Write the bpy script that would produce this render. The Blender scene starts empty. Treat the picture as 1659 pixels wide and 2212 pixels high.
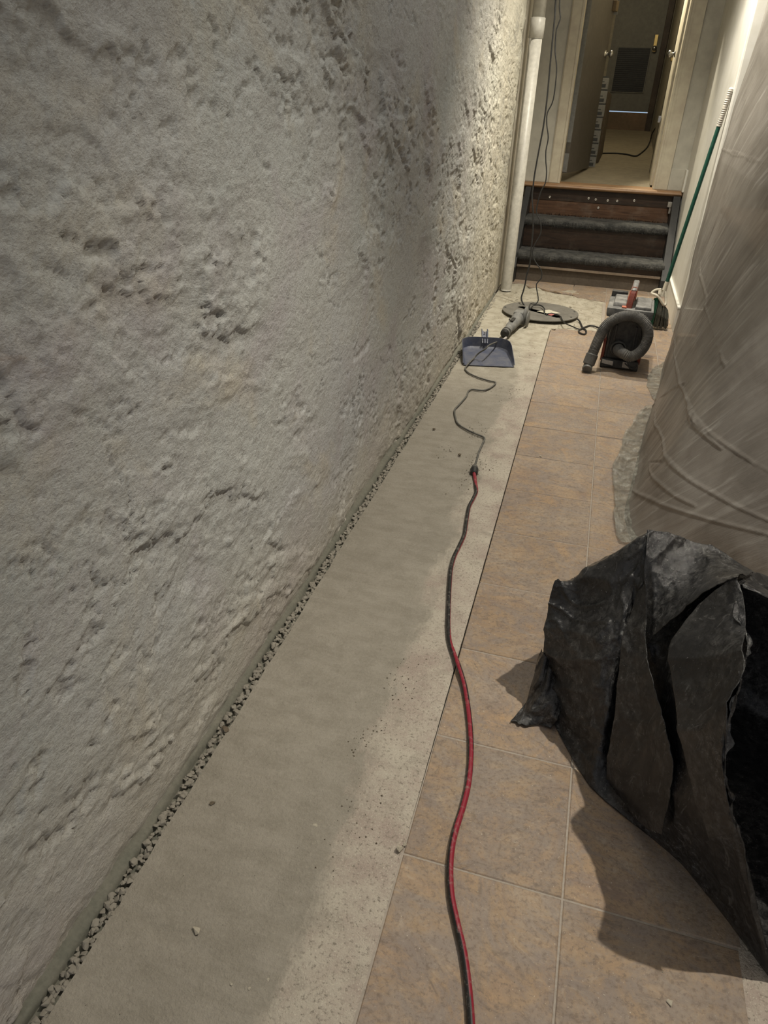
import bpy, bmesh, math, random
import numpy as np
from mathutils import Vector, Matrix, noise as mnoise

random.seed(7)
np.random.seed(7)
SC = bpy.context.scene
COL = SC.collection

# ------------------------------------------------------------------ camera
W, H, F = 1659, 2212, 1530.0
CAM_H = 1.35


def cam_basis(vp, slope):
    d = Vector((vp[0] - W / 2, -(vp[1] - H / 2), -F)).normalized()
    z = Vector((1, -slope, 0)).cross(d).normalized()
    if z.y < 0:
        z = -z
    x = d.cross(z)
    return Matrix((x, d, z))


ROT = cam_basis((1340, 218), .039)
CP = Vector((0, 0, CAM_H))
cam_data = bpy.data.cameras.new('camera')
cam_data.sensor_fit = 'VERTICAL'
cam_data.sensor_height = 36
cam_data.lens = F / H * 36
cam_data.clip_start = .02
cam = bpy.data.objects.new('camera', cam_data)
COL.objects.link(cam)
cam.matrix_world = Matrix.Translation(CP) @ ROT.to_4x4()
SC.camera = cam


def at(px, py, axis=2, val=0.0):
    """point of the place seen at photo pixel (px, py) on the plane axis = val"""
    r = ROT @ Vector((px - W / 2, -(py - H / 2), -F))
    t = (val - CP[axis]) / r[axis]
    return CP + r * t


# ------------------------------------------------------------------ light
SC.view_settings.view_transform = 'Standard'
SC.view_settings.look = 'None'
SC.view_settings.gamma = 1
SC.view_settings.use_curve_mapping = False
SC.view_settings.exposure = -0.1
world = bpy.data.worlds.new('room_ambience')
SC.world = world
world.use_nodes = True
world.node_tree.nodes['Background'].inputs[0].default_value = (.93, .95, 1.0, 1)
world.node_tree.nodes['Background'].inputs[1].default_value = .62


def spot(name, loc, aim, power, angle, blend, size, color):
    l = bpy.data.lights.new(name, 'SPOT')
    l.energy = power
    l.spot_size = math.radians(angle)
    l.spot_blend = blend
    l.shadow_soft_size = size
    l.color = color
    o = bpy.data.objects.new(name, l)
    COL.objects.link(o)
    o.location = loc
    o.rotation_euler = (Vector(aim) - Vector(loc)).to_track_quat('-Z', 'Y').to_euler()
    return o


WARM = (1.0, .925, .79)
spot('ceiling_spot_by_stairs', (.10, 5.10, 2.85), (.08, 5.30, 0), 215, 108, .9, .03, WARM)
spot('added_wall_spot', (.16, 4.75, 2.85), (.66, 5.30, 1.75), 135, 40, .7, .04, WARM)  # accent spot added to brighten the wall near its corner
spot('ceiling_spot_by_bag', (.77, 1.46, 2.88), (.12, 1.5, 0), 250, 78, 1.0, .02, WARM)
spot('ceiling_spot_mid', (-.10, 4.35, 2.85), (-.02, 4.4, 0), 165, 86, .9, .03, WARM)
spot('added_door_spot', (-.12, 7.75, 2.85), (.40, 7.25, 1.9), 260, 44, .5, .04, (1, .90, .68))  # spot added to light the face of the second door
al = bpy.data.lights.new('added_ceiling_fill', 'AREA')  # soft fill light added to even out the plaster wall
al.shape = 'RECTANGLE'
al.size, al.size_y = .16, 4.6
al.energy = 22
al.color = (1, .97, .90)
alo = bpy.data.objects.new('added_ceiling_fill', al)
COL.objects.link(alo)
alo.location = (-.02, 2.6, 2.97)
pl = bpy.data.lights.new('back_room_lamp', 'POINT')
pl.energy = 30
pl.shadow_soft_size = .12
pl.color = (1, .86, .6)
plo = bpy.data.objects.new('back_room_lamp', pl)
COL.objects.link(plo)
plo.location = (-.02, 8.3, 2.75)

# ------------------------------------------------------------------ materials
MATS = {}


class NT:
    def __init__(s, name):
        s.m = bpy.data.materials.new(name)
        s.m.use_nodes = True
        s.t = s.m.node_tree
        s.b = s.t.nodes['Principled BSDF']
        s.out = s.t.nodes['Material Output']

    def n(s, typ, **kw):
        o = s.t.nodes.new(typ)
        for k, v in kw.items():
            setattr(o, k, v)
        return o

    def l(s, a, b):
        s.t.links.new(a, b)

    def coord(s, scale=(1, 1, 1), kind='Object', loc=(0, 0, 0), rot=(0, 0, 0)):
        c = s.n('ShaderNodeTexCoord')
        mp = s.n('ShaderNodeMapping')
        mp.inputs['Scale'].default_value = scale
        mp.inputs['Location'].default_value = loc
        mp.inputs['Rotation'].default_value = rot
        s.l(c.outputs[kind], mp.inputs[0])
        return mp.outputs[0]

    def noise(s, co, scale, detail=6, rough=.6, dist=0.0):
        o = s.n('ShaderNodeTexNoise')
        o.inputs['Scale'].default_value = scale
        o.inputs['Detail'].default_value = detail
        o.inputs['Roughness'].default_value = rough
        o.inputs['Distortion'].default_value = dist
        s.l(co, o.inputs['Vector'])
        return o.outputs['Fac']

    def ramp(s, fac, stops):
        o = s.n('ShaderNodeValToRGB')
        e = o.color_ramp.elements
        while len(e) < len(stops):
            e.new(.5)
        for i, (p, c) in enumerate(stops):
            e[i].position = p
            e[i].color = (c, c, c, 1) if isinstance(c, (int, float)) else (*c, 1)
        s.l(fac, o.inputs[0])
        return o.outputs[0]

    def mix(s, fac, a, b, mode='MIX'):
        o = s.n('ShaderNodeMix', data_type='RGBA', blend_type=mode)
        for i, v in ((0, fac), (6, a), (7, b)):
            if isinstance(v, bpy.types.NodeSocket):
                s.l(v, o.inputs[i])
            elif isinstance(v, (int, float)):
                o.inputs[i].default_value = v if i == 0 else (v, v, v, 1)
            else:
                o.inputs[i].default_value = (*v, 1)
        return o.outputs[2]

    def math(s, op, a, b=0.0):
        o = s.n('ShaderNodeMath', operation=op)
        for i, v in ((0, a), (1, b)):
            if isinstance(v, bpy.types.NodeSocket):
                s.l(v, o.inputs[i])
            else:
                o.inputs[i].default_value = v
        return o.outputs[0]

    def xyz(s, co):
        o = s.n('ShaderNodeSeparateXYZ')
        s.l(co, o.inputs[0])
        return o.outputs

    def bump(s, h, strength, dist=.01):
        o = s.n('ShaderNodeBump')
        o.inputs['Strength'].default_value = strength
        o.inputs['Distance'].default_value = dist
        s.l(h, o.inputs['Height'])
        s.l(o.outputs[0], s.b.inputs['Normal'])
        return o

    def set(s, color=None, rough=None, metal=None, spec=None):
        for k, v in (('Base Color', color), ('Roughness', rough), ('Metallic', metal), ('Specular IOR Level', spec)):
            if v is None:
                continue
            if isinstance(v, bpy.types.NodeSocket):
                s.l(v, s.b.inputs[k])
            elif isinstance(v, (int, float)):
                s.b.inputs[k].default_value = v
            else:
                s.b.inputs[k].default_value = (*v, 1)


def dusty(name, base, dust, amount=.5, scale=14, rough=.6, metal=0, bump=.15, spec=.4):
    """plain coloured surface with blotches of settled dust and fine grain"""
    t = NT(name)
    co = t.coord()
    n1 = t.noise(co, scale, 8, .65)
    n2 = t.noise(co, scale * 6, 4, .6)
    f = t.math('MULTIPLY', t.ramp(n1, [(.35, 0), (.7, 1)]), amount)
    c = t.mix(f, base, dust)
    c = t.mix(.25, c, t.ramp(n2, [(.3, .25), (.7, .8)]), 'OVERLAY')
    t.set(c, rough, metal, spec)
    if bump:
        t.bump(n2, bump, .004)
    MATS[name] = t.m
    return t.m


def mat_wall():
    t = NT('rough_plaster')
    co = t.coord((1, 1, 1))
    st = t.coord((1, .55, 1.3), rot=(.32, 0, 0))
    big = t.noise(co, 1.3, 4, .55)
    med = t.noise(st, 5, 9, .68, .5)
    fine = t.noise(t.coord((1, .8, 1.1), rot=(.3, 0, 0)), 38, 8, .72, .1)
    gr = t.noise(co, 150, 4, .65)
    c = t.ramp(big, [(.30, (.50, .53, .515)), (.5, (.545, .555, .53)), (.7, (.515, .525, .525))])
    tint = t.noise(co, 2.4, 5, .6, .8)
    c = t.mix(t.ramp(tint, [(.50, 0), (.66, .6)]), c, (.485, .455, .47))
    c = t.mix(t.ramp(t.noise(co, 3.1, 5, .6, .5), [(.53, 0), (.68, .6)]), c, (.60, .555, .445))
    c = t.mix(t.ramp(med, [(.30, .55), (.45, 0)]), c, (.37, .36, .345))
    c = t.mix(t.ramp(fine, [(.32, .7), (.44, 0)]), c, (.30, .29, .275))
    c = t.mix(t.ramp(gr, [(.32, .5), (.52, 0)]), c, (.36, .345, .32))
    xyz = t.xyz(co)
    # old flaked limewash at the far end of the wall
    y1 = t.ramp(t.math('MULTIPLY', xyz[1], .1), [(.34, 0), (.50, 1)])
    fl = t.ramp(t.noise(st, 8, 9, .72, .4), [(.40, 1), (.47, 0)])
    c = t.mix(t.math('MULTIPLY', y1, .75), c, (.60, .56, .44))
    c = t.mix(t.math('MULTIPLY', t.math('MULTIPLY', y1, fl), .62), c, (.33, .32, .28))
    # tan band low on the wall
    low = t.ramp(t.math('ADD', xyz[2], t.math('MULTIPLY', t.math('SUBTRACT', big, .5), .5)), [(.02, .7), (.42, 0)])
    c = t.mix(t.math('MULTIPLY', low, .7), c, (.54, .475, .375))
    rust = t.ramp(t.noise(t.coord((1, .8, 1.6), loc=(0, 3.1, 1.7)), 3.2, 6, .7, .5), [(.66, 0), (.74, .45)])
    c = t.mix(rust, c, (.40, .28, .18))
    t.set(c, .92, 0, .15)
    h = t.math('ADD', t.math('MULTIPLY', fine, 1.0), t.math('MULTIPLY', gr, .40))
    h = t.math('ADD', h, t.math('MULTIPLY', med, 1.6))
    t.bump(h, .75, .012)
    return t.m


def mat_concrete():
    t = NT('grey_concrete')
    co = t.coord()
    xyz = t.xyz(co)
    big = t.noise(co, 2.2, 5, .6, .4)
    med = t.noise(co, 13, 8, .7, .3)
    gr = t.noise(co, 130, 4, .7)
    sp = t.noise(co, 320, 2, .5)
    c = t.ramp(big, [(.3, (.295, .27, .226)), (.7, (.355, .327, .275))])
    c = t.mix(t.ramp(t.noise(t.coord((1, 3, 1)), 9, 6, .6), [(.35, .4), (.6, 0)]), c, (.215, .195, .155))
    c = t.mix(t.ramp(med, [(.40, .35), (.52, 0)]), c, (.225, .205, .165))
    c = t.mix(t.ramp(gr, [(.52, 0), (.70, .35)]), c, (.40, .37, .30))
    # powdery cement residue along the sawn joint
    e = t.math('ADD', xyz[0], t.math('MULTIPLY', t.math('SUBTRACT', t.noise(t.coord((1, .35, 1)), 16, 9, .75), .5), .20))
    e = t.math('ADD', e, t.math('MULTIPLY', t.math('SUBTRACT', big, .5), .16))
    band = t.ramp(t.math('ADD', e, 1.0), [(.675, 0), (.712, .8), (.80, 1)])
    pink = t.ramp(t.noise(co, 5, 7, .72), [(.38, (.37, .305, .26)), (.58, (.49, .445, .37))])
    pink = t.mix(t.ramp(med, [(.34, .5), (.46, 0)]), pink, (.28, .25, .205))
    c = t.mix(band, c, pink)
    c = t.mix(t.math('MULTIPLY', t.ramp(gr, [(.32, .9), (.46, 0)]), t.math('ADD', t.math('MULTIPLY', band, .75), .25)), c, (.17, .15, .12))
    c = t.mix(t.math('MULTIPLY', band, t.ramp(sp, [(.60, 0), (.70, .6)])), c, (.60, .56, .46))
    # pale broken area round the access cover
    y1 = t.ramp(t.math('ADD', t.math('MULTIPLY', xyz[1], .1), t.math('MULTIPLY', t.math('SUBTRACT', med, .5), .08)), [(.36, 0), (.46, .8)])
    c = t.mix(y1, c, t.ramp(med, [(.32, (.30, .27, .20)), (.6, (.50, .468, .38))]))
    t.set(c, .93, 0, .15)
    t.bump(t.math('ADD', t.math('ADD', gr, t.math('MULTIPLY', sp, .5)), med), .55, .007)
    return t.m


def mat_tile():
    t = NT('slate_look_tile')
    oi = t.n('ShaderNodeObjectInfo')
    c0 = t.n('ShaderNodeTexCoord')
    off = t.n('ShaderNodeVectorMath', operation='ADD')
    mul = t.n('ShaderNodeVectorMath', operation='SCALE')
    comb = t.n('ShaderNodeCombineXYZ')
    for i in range(3):
        t.l(oi.outputs['Random'], comb.inputs[i])
    t.l(comb.outputs[0], mul.inputs[0])
    mul.inputs['Scale'].default_value = 17.0
    t.l(c0.outputs['Object'], off.inputs[0])
    t.l(mul.outputs[0], off.inputs[1])
    co = off.outputs[0]
    vr = t.n('ShaderNodeVectorRotate', rotation_type='Z_AXIS')
    t.l(co, vr.inputs['Vector'])
    t.l(t.math('SUBTRACT', t.math('MULTIPLY', oi.outputs['Random'], 1.3), .4), vr.inputs['Angle'])
    mp = t.n('ShaderNodeMapping')
    mp.inputs['Scale'].default_value = (.75, 1.25, 1)
    t.l(vr.outputs[0], mp.inputs[0])
    sc = mp.outputs[0]
    a = t.noise(co, 4.5, 8, .68, 1.2)
    b = t.noise(sc, 10, 9, .74, 1.6)
    e = t.noise(sc, 26, 8, .75, 1.2)
    g = t.noise(co, 110, 5, .72)
    s = t.noise(co, 260, 2, .5)
    c = t.ramp(a, [(.32, (.235, .180, .150)), (.45, (.345, .252, .168)), (.54, (.27, .217, .178)), (.66, (.40, .278, .172))])
    c = t.mix(t.ramp(b, [(.40, .8), (.52, 0)]), c, (.255, .215, .188))
    c = t.mix(t.ramp(b, [(.56, 0), (.66, .6)]), c, (.42, .295, .19))
    c = t.mix(t.ramp(e, [(.36, .75), (.46, 0)]), c, (.175, .138, .110))
    c = t.mix(t.ramp(e, [(.56, 0), (.68, .55)]), c, (.44, .365, .285))
    c = t.mix(t.ramp(g, [(.36, .7), (.48, 0)]), c, (.18, .14, .11))
    # cement dust that was walked over the tiles
    d = t.ramp(t.noise(t.coord(), 3.3, 7, .72), [(.42, 0), (.68, .55)])
    c = t.mix(t.math('MULTIPLY', d, t.ramp(g, [(.42, .3), (.62, 1)])), c, (.46, .40, .32))
    c = t.mix(t.ramp(s, [(.70, 0), (.76, .8)]), c, (.60, .54, .44))
    tint = t.math('MULTIPLY', t.math('SUBTRACT', oi.outputs['Random'], .5), .14)
    hs = t.n('ShaderNodeHueSaturation')
    t.l(t.math('ADD', tint, 1.0), hs.inputs['Value'])
    t.l(c, hs.inputs['Color'])
    hs.inputs['Saturation'].default_value = 1.07
    t.set(hs.outputs[0], .6, 0, .3)
    t.bump(t.math('ADD', t.math('MULTIPLY', b, 1.0), t.math('ADD', e, t.math('MULTIPLY', g, .3))), .4, .006)
    return t.m


def mat_wood(name, dark, light, scale=3.0, rough=.5, axis='x', dust=.3):
    t = NT(name)
    s = (1, 12, 12) if axis == 'x' else (12, 12, 1)
    co = t.coord(s)
    n = t.noise(co, scale, 6, .6, 1.2)
    n2 = t.noise(t.coord((6, 40, 40)), 4, 3, .6)
    c = t.ramp(n, [(.32, dark), (.66, light)])
    c = t.mix(t.ramp(n2, [(.3, .35), (.5, 0)]), c, tuple(v * .5 for v in dark))
    d = t.noise(t.coord(), 9, 6, .7)
    c = t.mix(t.ramp(d, [(.5, 0), (.75, dust)]), c, (.34, .30, .25))
    t.set(c, rough, 0, .4)
    t.bump(n, .12, .004)
    return t.m


def mat_plastic_sheet():
    t = NT('frosted_dust_sheet')
    co = t.coord()
    def dot(v):
        o = t.n('ShaderNodeVectorMath', operation='DOT_PRODUCT')
        t.l(co, o.inputs[0])
        o.inputs[1].default_value = v
        return o.outputs['Value']
    cb = t.n('ShaderNodeCombineXYZ')
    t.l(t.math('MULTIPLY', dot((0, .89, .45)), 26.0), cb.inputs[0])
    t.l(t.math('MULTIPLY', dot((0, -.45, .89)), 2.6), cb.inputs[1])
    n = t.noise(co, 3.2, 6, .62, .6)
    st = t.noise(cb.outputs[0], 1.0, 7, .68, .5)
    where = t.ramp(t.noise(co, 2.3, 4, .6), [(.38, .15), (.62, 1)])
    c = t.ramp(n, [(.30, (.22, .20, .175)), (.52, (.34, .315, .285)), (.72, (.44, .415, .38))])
    c = t.mix(t.math('MULTIPLY', t.ramp(st, [(.53, 0), (.66, .8)]), where), c, (.66, .64, .60))  # pale streaks on the folds, highlights put into the colour
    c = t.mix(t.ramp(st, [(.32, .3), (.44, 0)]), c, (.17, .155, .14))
    t.set(c, .30, 0, .6)
    trl = t.n('ShaderNodeBsdfTranslucent')
    t.l(c, trl.inputs[0])
    m1 = t.n('ShaderNodeMixShader')
    m1.inputs[0].default_value = .30
    t.l(t.b.outputs[0], m1.inputs[1])
    t.l(trl.outputs[0], m1.inputs[2])
    tr = t.n('ShaderNodeBsdfTransparent')
    tr.inputs[0].default_value = (.92, .90, .87, 1)
    m2 = t.n('ShaderNodeMixShader')
    t.l(t.ramp(t.noise(co, 3.2, 4, .6), [(.3, .24), (.7, .12)]), m2.inputs[0])
    t.l(m1.outputs[0], m2.inputs[1])
    t.l(tr.outputs[0], m2.inputs[2])
    t.l(m2.outputs[0], t.out.inputs[0])
    t.bump(st, .55, .008)
    return t.m


def mat_hem():
    t = NT('clear_sheet_hem')
    co = t.coord()
    n = t.noise(co, 22, 6, .7, .6)
    t.set(t.ramp(n, [(.38, (.12, .125, .108)), (.62, (.30, .30, .26))]), .25, 0, .6)
    tr = t.n('ShaderNodeBsdfTransparent')
    m2 = t.n('ShaderNodeMixShader')
    t.l(t.ramp(n, [(.3, .65), (.7, .3)]), m2.inputs[0])
    t.l(t.b.outputs[0], m2.inputs[1])
    t.l(tr.outputs[0], m2.inputs[2])
    t.l(m2.outputs[0], t.out.inputs[0])
    t.bump(n, .5, .01)
    return t.m


def mat_bag():
    t = NT('black_bag_film')
    co = t.coord()
    n = t.noise(co, 5, 7, .7, .8)
    g = t.noise(co, 55, 7, .78, .4)
    w = t.noise(t.coord((1, 1, .35)), 26, 8, .74, 1.6)
    f = t.math('MULTIPLY', t.ramp(n, [(.38, .05), (.66, 1)]), t.ramp(g, [(.44, 0), (.74, .6)]))
    c = t.mix(f, (.013, .0132, .0142), (.25, .245, .235))
    c = t.mix(t.ramp(w, [(.58, 0), (.70, .45)]), c, (.22, .215, .205))
    c = t.mix(t.ramp(t.noise(co, 210, 3, .6), [(.68, 0), (.74, .5)]), c, (.34, .33, .31))
    t.set(c, .30, 0, .5)
    t.l(t.ramp(f, [(.0, .16), (.5, .42)]), t.b.inputs['Roughness'])
    t.bump(t.math('ADD', w, t.math('MULTIPLY', g, .2)), .42, .010)
    return t.m


def mat_cord_two_tone():
    t = NT('red_black_cord')
    v = t.n('ShaderNodeVertexColor', layer_name='stripe')
    n = t.noise(t.coord(), 90, 5, .7)
    c = t.mix(v.outputs[0], (.016, .0155, .015), (.25, .016, .032))
    c = t.mix(t.ramp(n, [(.52, 0), (.72, .5)]), c, (.30, .26, .22))
    t.set(c, .45, 0, .4)
    return t.m


M = {}
M['wall'] = mat_wall()
M['concrete'] = mat_concrete()
M['tile'] = mat_tile()
M['sheet'] = mat_plastic_sheet()
M['hem'] = mat_hem()
M['bag'] = mat_bag()
M['cord2'] = mat_cord_two_tone()
M['grout'] = dusty('grey_grout', (.33, .29, .245), (.40, .355, .30), .6, 20, .95)
M['lip'] = dusty('green_grey_render', (.15, .15, .12), (.22, .205, .165), .6, 18, .95, bump=.3)
M['gravel'] = dusty('dusty_gravel', (.25, .23, .19), (.34, .315, .265), .7, 30, .95, bump=.3)
M['white'] = dusty('cream_paint', (.50, .485, .42), (.44, .42, .36), .35, 1.5, .55, bump=.03)
M['white_r'] = dusty('white_wall_paint', (.70, .69, .63), (.64, .62, .56), .35, 1.5, .45, bump=.03)
M['casing'] = dusty('aged_cream_gloss', (.56, .51, .40), (.52, .465, .355), .35, 2, .4, bump=.03)
M['stained'] = dusty('stained_cream_paint', (.46, .43, .36), (.26, .22, .16), .7, 5, .6, bump=.05)
M['pipe'] = dusty('white_pipe_plastic', (.52, .505, .45), (.45, .43, .37), .5, 6, .4, bump=.02)
M['slate'] = dusty('dark_grey_paint', (.014, .015, .0155), (.045, .043, .038), .5, 9, .5)
M['oak'] = mat_wood('worn_oak', (.21, .115, .055), (.36, .215, .11), 3, .45)
M['redwood'] = mat_wood('reddish_plank', (.055, .027, .014), (.13, .068, .037), 3, .55, 'x', .18)
M['darkwood'] = mat_wood('dark_stained_plank', (.014, .009, .006), (.042, .024, .015), 3, .5, 'x', .10)
M['batten'] = mat_wood('pale_batten', (.20, .155, .115), (.30, .24, .18), 3, .7)
M['kick'] = dusty('brown_kick_board', (.085, .068, .052), (.13, .11, .085), .6, 9, .8)
M['carpet'] = dusty('black_dusty_carpet', (.022, .023, .023), (.125, .124, .115), .7, 16, .95, bump=.9)
M['pile'] = dusty('black_carpet_pile', (.012, .012, .012), (.06, .06, .055), .5, 40, .95, bump=0)
M['screw'] = dusty('dull_steel', (.48, .46, .42), (.30, .27, .22), .4, 60, .4, .7, bump=0)
M['lino'] = dusty('dusty_old_floor', (.235, .20, .135), (.165, .14, .10), .7, 3.5, .7, bump=.05)
M['door'] = dusty('brown_grey_door', (.080, .072, .062), (.115, .105, .09), .6, 5, .5, bump=.04)
M['dooredge'] = dusty('grey_door_edge', (.20, .205, .20), (.15, .15, .14), .5, 8, .5, bump=.03)
M['fardoor'] = dusty('dirty_grey_door', (.115, .112, .095), (.15, .145, .12), .7, 4, .6, bump=.04)
M['louvre'] = dusty('dark_louvre', (.016, .017, .018), (.04, .04, .04), .5, 20, .6)
M['brass'] = dusty('worn_brass', (.62, .46, .18), (.30, .22, .10), .4, 60, .3, .9, bump=0)
M['oldbrass'] = dusty('dull_old_brass', (.20, .145, .08), (.15, .13, .10), .5, 30, .5, .5, bump=0)
M['chrome'] = dusty('dull_chrome', (.40, .40, .40), (.22, .22, .21), .4, 60, .25, .9, bump=0)
M['darkframe'] = dusty('dark_brown_frame', (.030, .020, .014), (.10, .075, .05), .5, 7, .6)
M['farwall'] = dusty('flaking_green_plaster', (.215, .20, .15), (.30, .255, .19), .7, 5, .8, bump=.2)
M['sill'] = dusty('stained_sill', (.115, .085, .055), (.19, .12, .075), .7, 6, .8)
M['boxw'] = dusty('pale_box', (.33, .33, .31), (.19, .185, .165), .5, 20, .6)
M['boxd'] = dusty('dark_box_band', (.05, .053, .055), (.13, .13, .12), .5, 30, .5)
M['board'] = dusty('brown_fibre_board', (.11, .085, .06), (.18, .14, .09), .6, 8, .8)
M['rubber'] = dusty('black_cable', (.011, .012, .013), (.05, .048, .043), .5, 40, .5, bump=0)
M['greycord'] = dusty('dusty_grey_cord', (.07, .07, .063), (.19, .18, .155), .7, 30, .6, bump=0)
M['vacblack'] = dusty('black_vacuum_plastic', (.016, .016, .017), (.13, .127, .118), .55, 18, .5)
M['vaclid'] = dusty('dust_grey_lid', (.085, .086, .085), (.34, .335, .315), .8, 16, .5)
M['vachose'] = dusty('dusty_hose', (.070, .069, .067), (.20, .195, .18), .75, 18, .6, bump=0)
M['vacred'] = dusty('dark_red_plastic', (.17, .026, .014), (.26, .12, .085), .5, 26, .45)
M['vacorange'] = dusty('orange_red_rim', (.50, .13, .07), (.46, .26, .19), .5, 26, .45)
M['sticker'] = dusty('pale_sticker', (.46, .44, .41), (.32, .29, .26), .5, 40, .5, bump=0)
M['bluepan'] = dusty('slate_blue_plastic', (.060, .072, .118), (.17, .17, .175), .65, 16, .5)
M['grinder'] = dusty('dust_coated_tool', (.14, .142, .138), (.28, .275, .25), .8, 22, .7)
M['grinder_d'] = dusty('black_tool_cap', (.014, .014, .014), (.09, .085, .075), .4, 30, .5)
M['cover'] = dusty('grey_cover_plate', (.125, .118, .102), (.21, .20, .175), .8, 9, .65)
M['pit'] = dusty('pit_concrete', (.03, .028, .025), (.05, .045, .04), .5, 10, .95)
M['paper'] = dusty('cream_paper', (.56, .53, .42), (.44, .41, .33), .4, 30, .7, bump=0)
M['redpaper'] = dusty('red_print', (.42, .12, .11), (.44, .30, .26), .4, 40, .7, bump=0)
M['greenpole'] = dusty('dark_green_enamel', (.006, .060, .042), (.05, .12, .09), .35, 24, .3, bump=0)
M['grip'] = dusty('grubby_white_grip', (.52, .49, .43), (.30, .27, .23), .6, 50, .6)
M['cap'] = dusty('cream_broom_cap', (.60, .56, .46), (.44, .40, .32), .5, 30, .5)
M['bristle'] = dusty('dirty_bristles', (.035, .040, .032), (.13, .115, .085), .7, 60, .8, bump=0)
M['greenbristle'] = dusty('green_bristles', (.008, .085, .045), (.04, .10, .06), .5, 60, .7, bump=0)
M['chip'] = dusty('pale_mortar', (.43, .39, .31), (.34, .31, .25), .6, 60, .95, bump=.3)
M['darkchip'] = dusty('dark_crumb', (.10, .08, .055), (.17, .14, .10), .6, 60, .95, bump=.3)
M['ceil'] = dusty('ceiling_paint', (.50, .49, .46), (.44, .42, .38), .4, 2, .8, bump=0)
M['tan'] = dusty('tan_paint', (.42, .33, .26), (.36, .28, .22), .5, 2, .8, bump=0)
M['brownbox'] = dusty('brown_veneer', (.16, .115, .085), (.22, .16, .12), .6, 3, .6, bump=0)

t = NT('daylight_glow')
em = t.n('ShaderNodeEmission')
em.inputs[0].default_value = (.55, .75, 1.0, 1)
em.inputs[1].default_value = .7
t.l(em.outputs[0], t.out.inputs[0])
M['gap_glow'] = t.m


# ------------------------------------------------------------------ helpers
def tag(o, label=None, cat=None, group=None, kind=None):
    for k, v in (('label', label), ('category', cat), ('group', group), ('kind', kind)):
        if v:
            o[k] = v
    return o


def obj_from(name, verts, faces, mat, parent=None, smooth=False):
    me = bpy.data.meshes.new(name)
    me.from_pydata([tuple(v) for v in verts], [], faces)
    me.update()
    if smooth:
        me.polygons.foreach_set('use_smooth', [True] * len(me.polygons))
    o = bpy.data.objects.new(name, me)
    COL.objects.link(o)
    if mat is not None:
        me.materials.append(M[mat] if isinstance(mat, str) else mat)
    if parent is not None:
        o.parent = parent
    return o


def empty(name, loc, label, cat, group=None):
    o = bpy.data.objects.new(name, None)
    COL.objects.link(o)
    o.location = loc
    o.empty_display_size = .05
    return tag(o, label, cat, group)


def child(o, parent, world_coords=True):
    """parent o whose mesh was written in place coordinates"""
    o.parent = parent
    if world_coords:
        o.matrix_parent_inverse = Matrix.Translation(-Vector(parent.location))
    return o


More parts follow.
